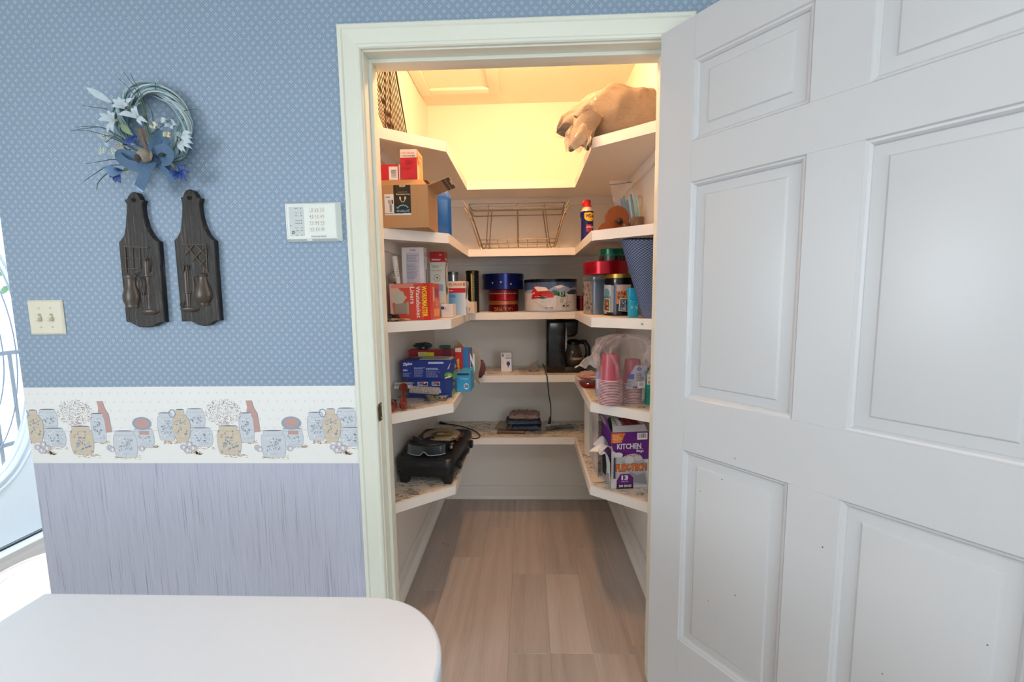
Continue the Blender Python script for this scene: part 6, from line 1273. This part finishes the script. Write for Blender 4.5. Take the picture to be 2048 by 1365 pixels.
lily((1160, 760), ((1310, 850), (1205, 890), (1240, 890), (1300, 790)), .013)
lily((960, 560), ((1045, 540), (1040, 570), (940, 545)), .012); lily((905, 620), ((865, 625), (950, 600), (930, 570), (930, 640)), .011, M('#d3d6c4', .5)); lily((1045, 705), ((1005, 690), (1085, 690), (1080, 730), (1010, 725)), .011, M('#d3d2ae', .5)); lily((1090, 590), ((1120, 550), (1150, 600), (1110, 650), (1020, 620)), .013, LILB)
for c, n, sp in (((330, 700), 6, 40), ((345, 850), 10, 45), ((450, 850), 7, 40), ((520, 800), 5, 35), ((400, 730), 4, 35)):
    for i in range(n):
        a = rnd.uniform(0, 6.28); q = (c[0]+math.cos(a)*rnd.uniform(5, sp), c[1]+math.sin(a)*rnd.uniform(5, sp)); mb = MB()
        for k in range(4): b_ = k*PI/2+a; mb.petal(wp(*q, .045), wp(q[0]+20*math.cos(b_), q[1]+20*math.sin(b_), .050), .0042, (0, -.002, 0), 3)
        mb.build('small_blossom', M('#cfd8c9' if c[0] != 520 else '#c9b79a', .5), wr_, ang=70)
def bud(a, b, w, m, nm='bud'): mb = MB(); [mb.petal(wp(*a, .04), wp(*b, .05), w, (dx, -.006, 0), 7) for dx in (-.002, .002, .0)]; mb.build(nm, m, wr_, ang=80, solid=.0008)
bud((440, 345), (185, 190), .018, LIL); MB().tube([wp(430, 340, .04), wp(500, 380, .035)], .002, 6).build('green_stem', M('#51703f', .6), wr_)
MB().tube([wp(580, 430, .04), wp(760, 335, .045)], .0022, 6).build('pale_stem', M('#8fa6a4', .5), wr_)
bud((520, 560), (670, 690), .016, M('#7f9677', .5), 'green_leaf')
GRN = M('#3f5a50', .6, 0, .1)
for pts in (((850, 760), (820, 560), (760, 300), (630, 30)), ((860, 760), (800, 480), (700, 220), (560, 20)), ((850, 740), (760, 400), (650, 230), (490, 70)), ((880, 600), (860, 450), (800, 330), (750, 240)), ((560, 720), (430, 650), (300, 600), (0, 640)), ((580, 740), (420, 640), (250, 590), (60, 600)), ((540, 760), (380, 690), (200, 640), (60, 640)), ((460, 470), (380, 410), (240, 390), (130, 370)), ((560, 995), (400, 1010), (260, 1090), (150, 1170)), ((400, 1080), (330, 1140), (290, 1200), (280, 1270)), ((520, 945), (430, 940), (330, 960), (160, 985)), ((1060, 960), (1120, 930), (1200, 900), (1230, 880)), ((1060, 900), (1110, 780), (1130, 700), (1140, 640)), ((840, 690), (900, 640), (1000, 560), (1090, 505)), ((1200, 430), (1240, 420), (1290, 412), (1335, 410)), ((1050, 980), (1130, 960), (1210, 960), (1280, 985)), ((900, 200), (898, 180), (895, 150), (895, 130)), ((560, 740), (500, 690), (430, 720), (380, 760)), ((600, 760), (500, 720), (420, 690), (340, 700))):
    P_ = smooth([wp(*q, .045+.004*i) for i, q in enumerate(pts)], 5); n = len(P_); MB().tube(P_, [.0012*(1-.75*i/n)+.0003 for i in range(n)], 5).build('grass_blade', GRN, wr_, ang=80)
for pts in (((860, 790), (800, 600), (770, 430), (755, 330)), ((870, 790), (840, 650), (800, 520), (780, 400)), ((850, 780), (810, 700), (790, 560), (770, 470))):
    P_ = smooth([wp(*q, .050) for q in pts], 5); mb = MB(); n = len(P_)
    for i in range(n-1): mb.petal(P_[i], P_[i+1]+(P_[i+1]-P_[i])*.4, .0055, (0, -.0005, 0), 1, lambda q: 1)
    mb.build('long_leaf', M('#4a6152', .55, 0, .1), wr_, ang=80)
# ribbon bow
RIB, RIBD = M('#4b6b8c', .7, 0, .15, .4, 120), M('#22405f', .7, 0, .1)
def ribbon(pts, w, m, nm, dps=None, tw=0):
    P_ = smooth([wp(q[0], q[1], (dps[i] if dps else .06)) for i, q in enumerate(pts)], 6); vs = []; n = len(P_)
    for i, p in enumerate(P_):
        a = P_[max(0, i-1)]; b = P_[min(n-1, i+1)]; d_ = (b-a).normalized(); s_ = Vector((d_.z, 0, -d_.x)); s_ = s_.normalized() if s_.length > .01 else Vector((1, 0, 0)); ww = (w if not callable(w) else w(i/(n-1)))/2
        vs += [p-s_*ww, p+s_*ww]
    MB().add(vs, [(2*i, 2*i+1, 2*i+3, 2*i+2) for i in range(n-1)]).build(nm, m, wr_, solid=.0008, ang=60)
ribbon([(860, 950), (800, 1060), (760, 1150), (725, 1240)], .033, RIB, 'ribbon_tail', [.066, .075, .070, .066])
ribbon([(700, 1160), (730, 1230), (770, 1275)], lambda q: .026*(1-.7*q), M('#8fb5d6', .6), 'ribbon_tip', [.062, .062, .062])
ribbon([(900, 950), (990, 1050), (1060, 1130), (1085, 1190)], lambda q: .012+.012*q, RIB, 'ribbon_tail', [.060, .062, .060, .058])
ribbon([(800, 960), (650, 900), (510, 885), (560, 960), (700, 1020), (830, 1000)], .026, RIB, 'bow_loop', [.060, .055, .050, .070, .074, .066])
ribbon([(640, 860), (560, 870), (500, 890), (520, 930)], .016, RIBD, 'bow_loop', [.050, .046, .044, .050])
ribbon([(870, 900), (880, 800), (930, 690), (960, 700), (1000, 780), (1015, 800)], lambda q: .034-.006*q, RIB, 'bow_loop', [.055, .058, .050, .050, .055, .055])
ribbon([(880, 930), (900, 850), (980, 820), (1050, 880), (1020, 960), (920, 960)], .024, RIB, 'bow_loop', [.060, .068, .075, .072, .066, .060])
ribbon([(900, 880), (880, 930), (960, 990), (1050, 1040)], .012, RIBD, 'bow_knot', [.064, .070, .062, .055])
IRI = M('#1f3f86', .45, 0, .15); IRM = M('#5f7fa8', .5, 0, .1)
def iris(c, tips, m=IRI, w=.018):
    mb = MB(); [mb.petal(wp(*c, .045), wp(*t_, .055), w, (0, -.010, 0), 7) for t_ in tips]; mb.build('blue_iris', m, wr_, ang=70, solid=.0006)
iris((560, 1060), ((360, 1035), (400, 1090), (430, 1130)), IRM); iris((520, 1090), ((440, 1135), (555, 1195), (500, 1190))); iris((560, 1060), ((358, 1030), (480, 1045)), IRI, .008)
iris((1150, 1080), ((1060, 1090), (1120, 1155), (1240, 1005), (1270, 1080), (1250, 1170), (1190, 1160), (1200, 1010))); iris((700, 700), ((680, 660), (720, 750), (590, 790), (640, 805), (690, 800)), IRI, .014)
iris((600, 790), ((720, 790), (580, 780)), IRM, .010); bud((560, 1060), (640, 1045), .008, M('#4d6b3f', .6), 'green_leaf'); bud((400, 830), (400, 770), .016, M('#9fc0cc', .4), 'bud'); bud((1100, 1030), (1060, 960), .006, M('#c9c7a4', .6), 'bud')
# bird
bd_ = MB(); cb1 = wp(780, 900, .078); 
bd_.ball(cb1, .0175, .016, .019, 18, 12, lambda d: 1+.03*math.sin(30*d.x+20*d.z))
bo_ = bd_.build('bird', M('#9c9384', .9, 0, .3, .8, 150), wr_, ang=80)
MB().ball(wp(715, 920, .090), .0095, .009, .0095, 14, 10).build('head', M('#4a4340', .9, 0, .2, .6, 200), bo_); MB().lathe([(.0022, 0), (.0002, .007)], 8, wp(725, 965, .098), ax='z', Mx=Matrix.Rotation(PI*.75, 3, 'X')).build('beak', M('#3b3430', .5), bo_)
for sx_ in (0, 1, 2): MB().petal(wp(800, 830, .082-.003*sx_), wp(735+22*sx_, 620+8*sx_, .070), .013, (0, -.004, 0), 6, lambda q: .6+.4*q, ).build('tail_feather', M('#6f6058', .9, 0, .15, .6, 200), bo_, solid=.001, ang=70)
for s_ in (-1, 1): MB().petal(wp(790+s_*60, 850, .088), wp(800+s_*45, 960, .086), .010, (s_*.004, -.004, 0), 5).build('wing', M('#8a7a68', .9, 0, .2, .6, 200), bo_, solid=.001, ang=70)
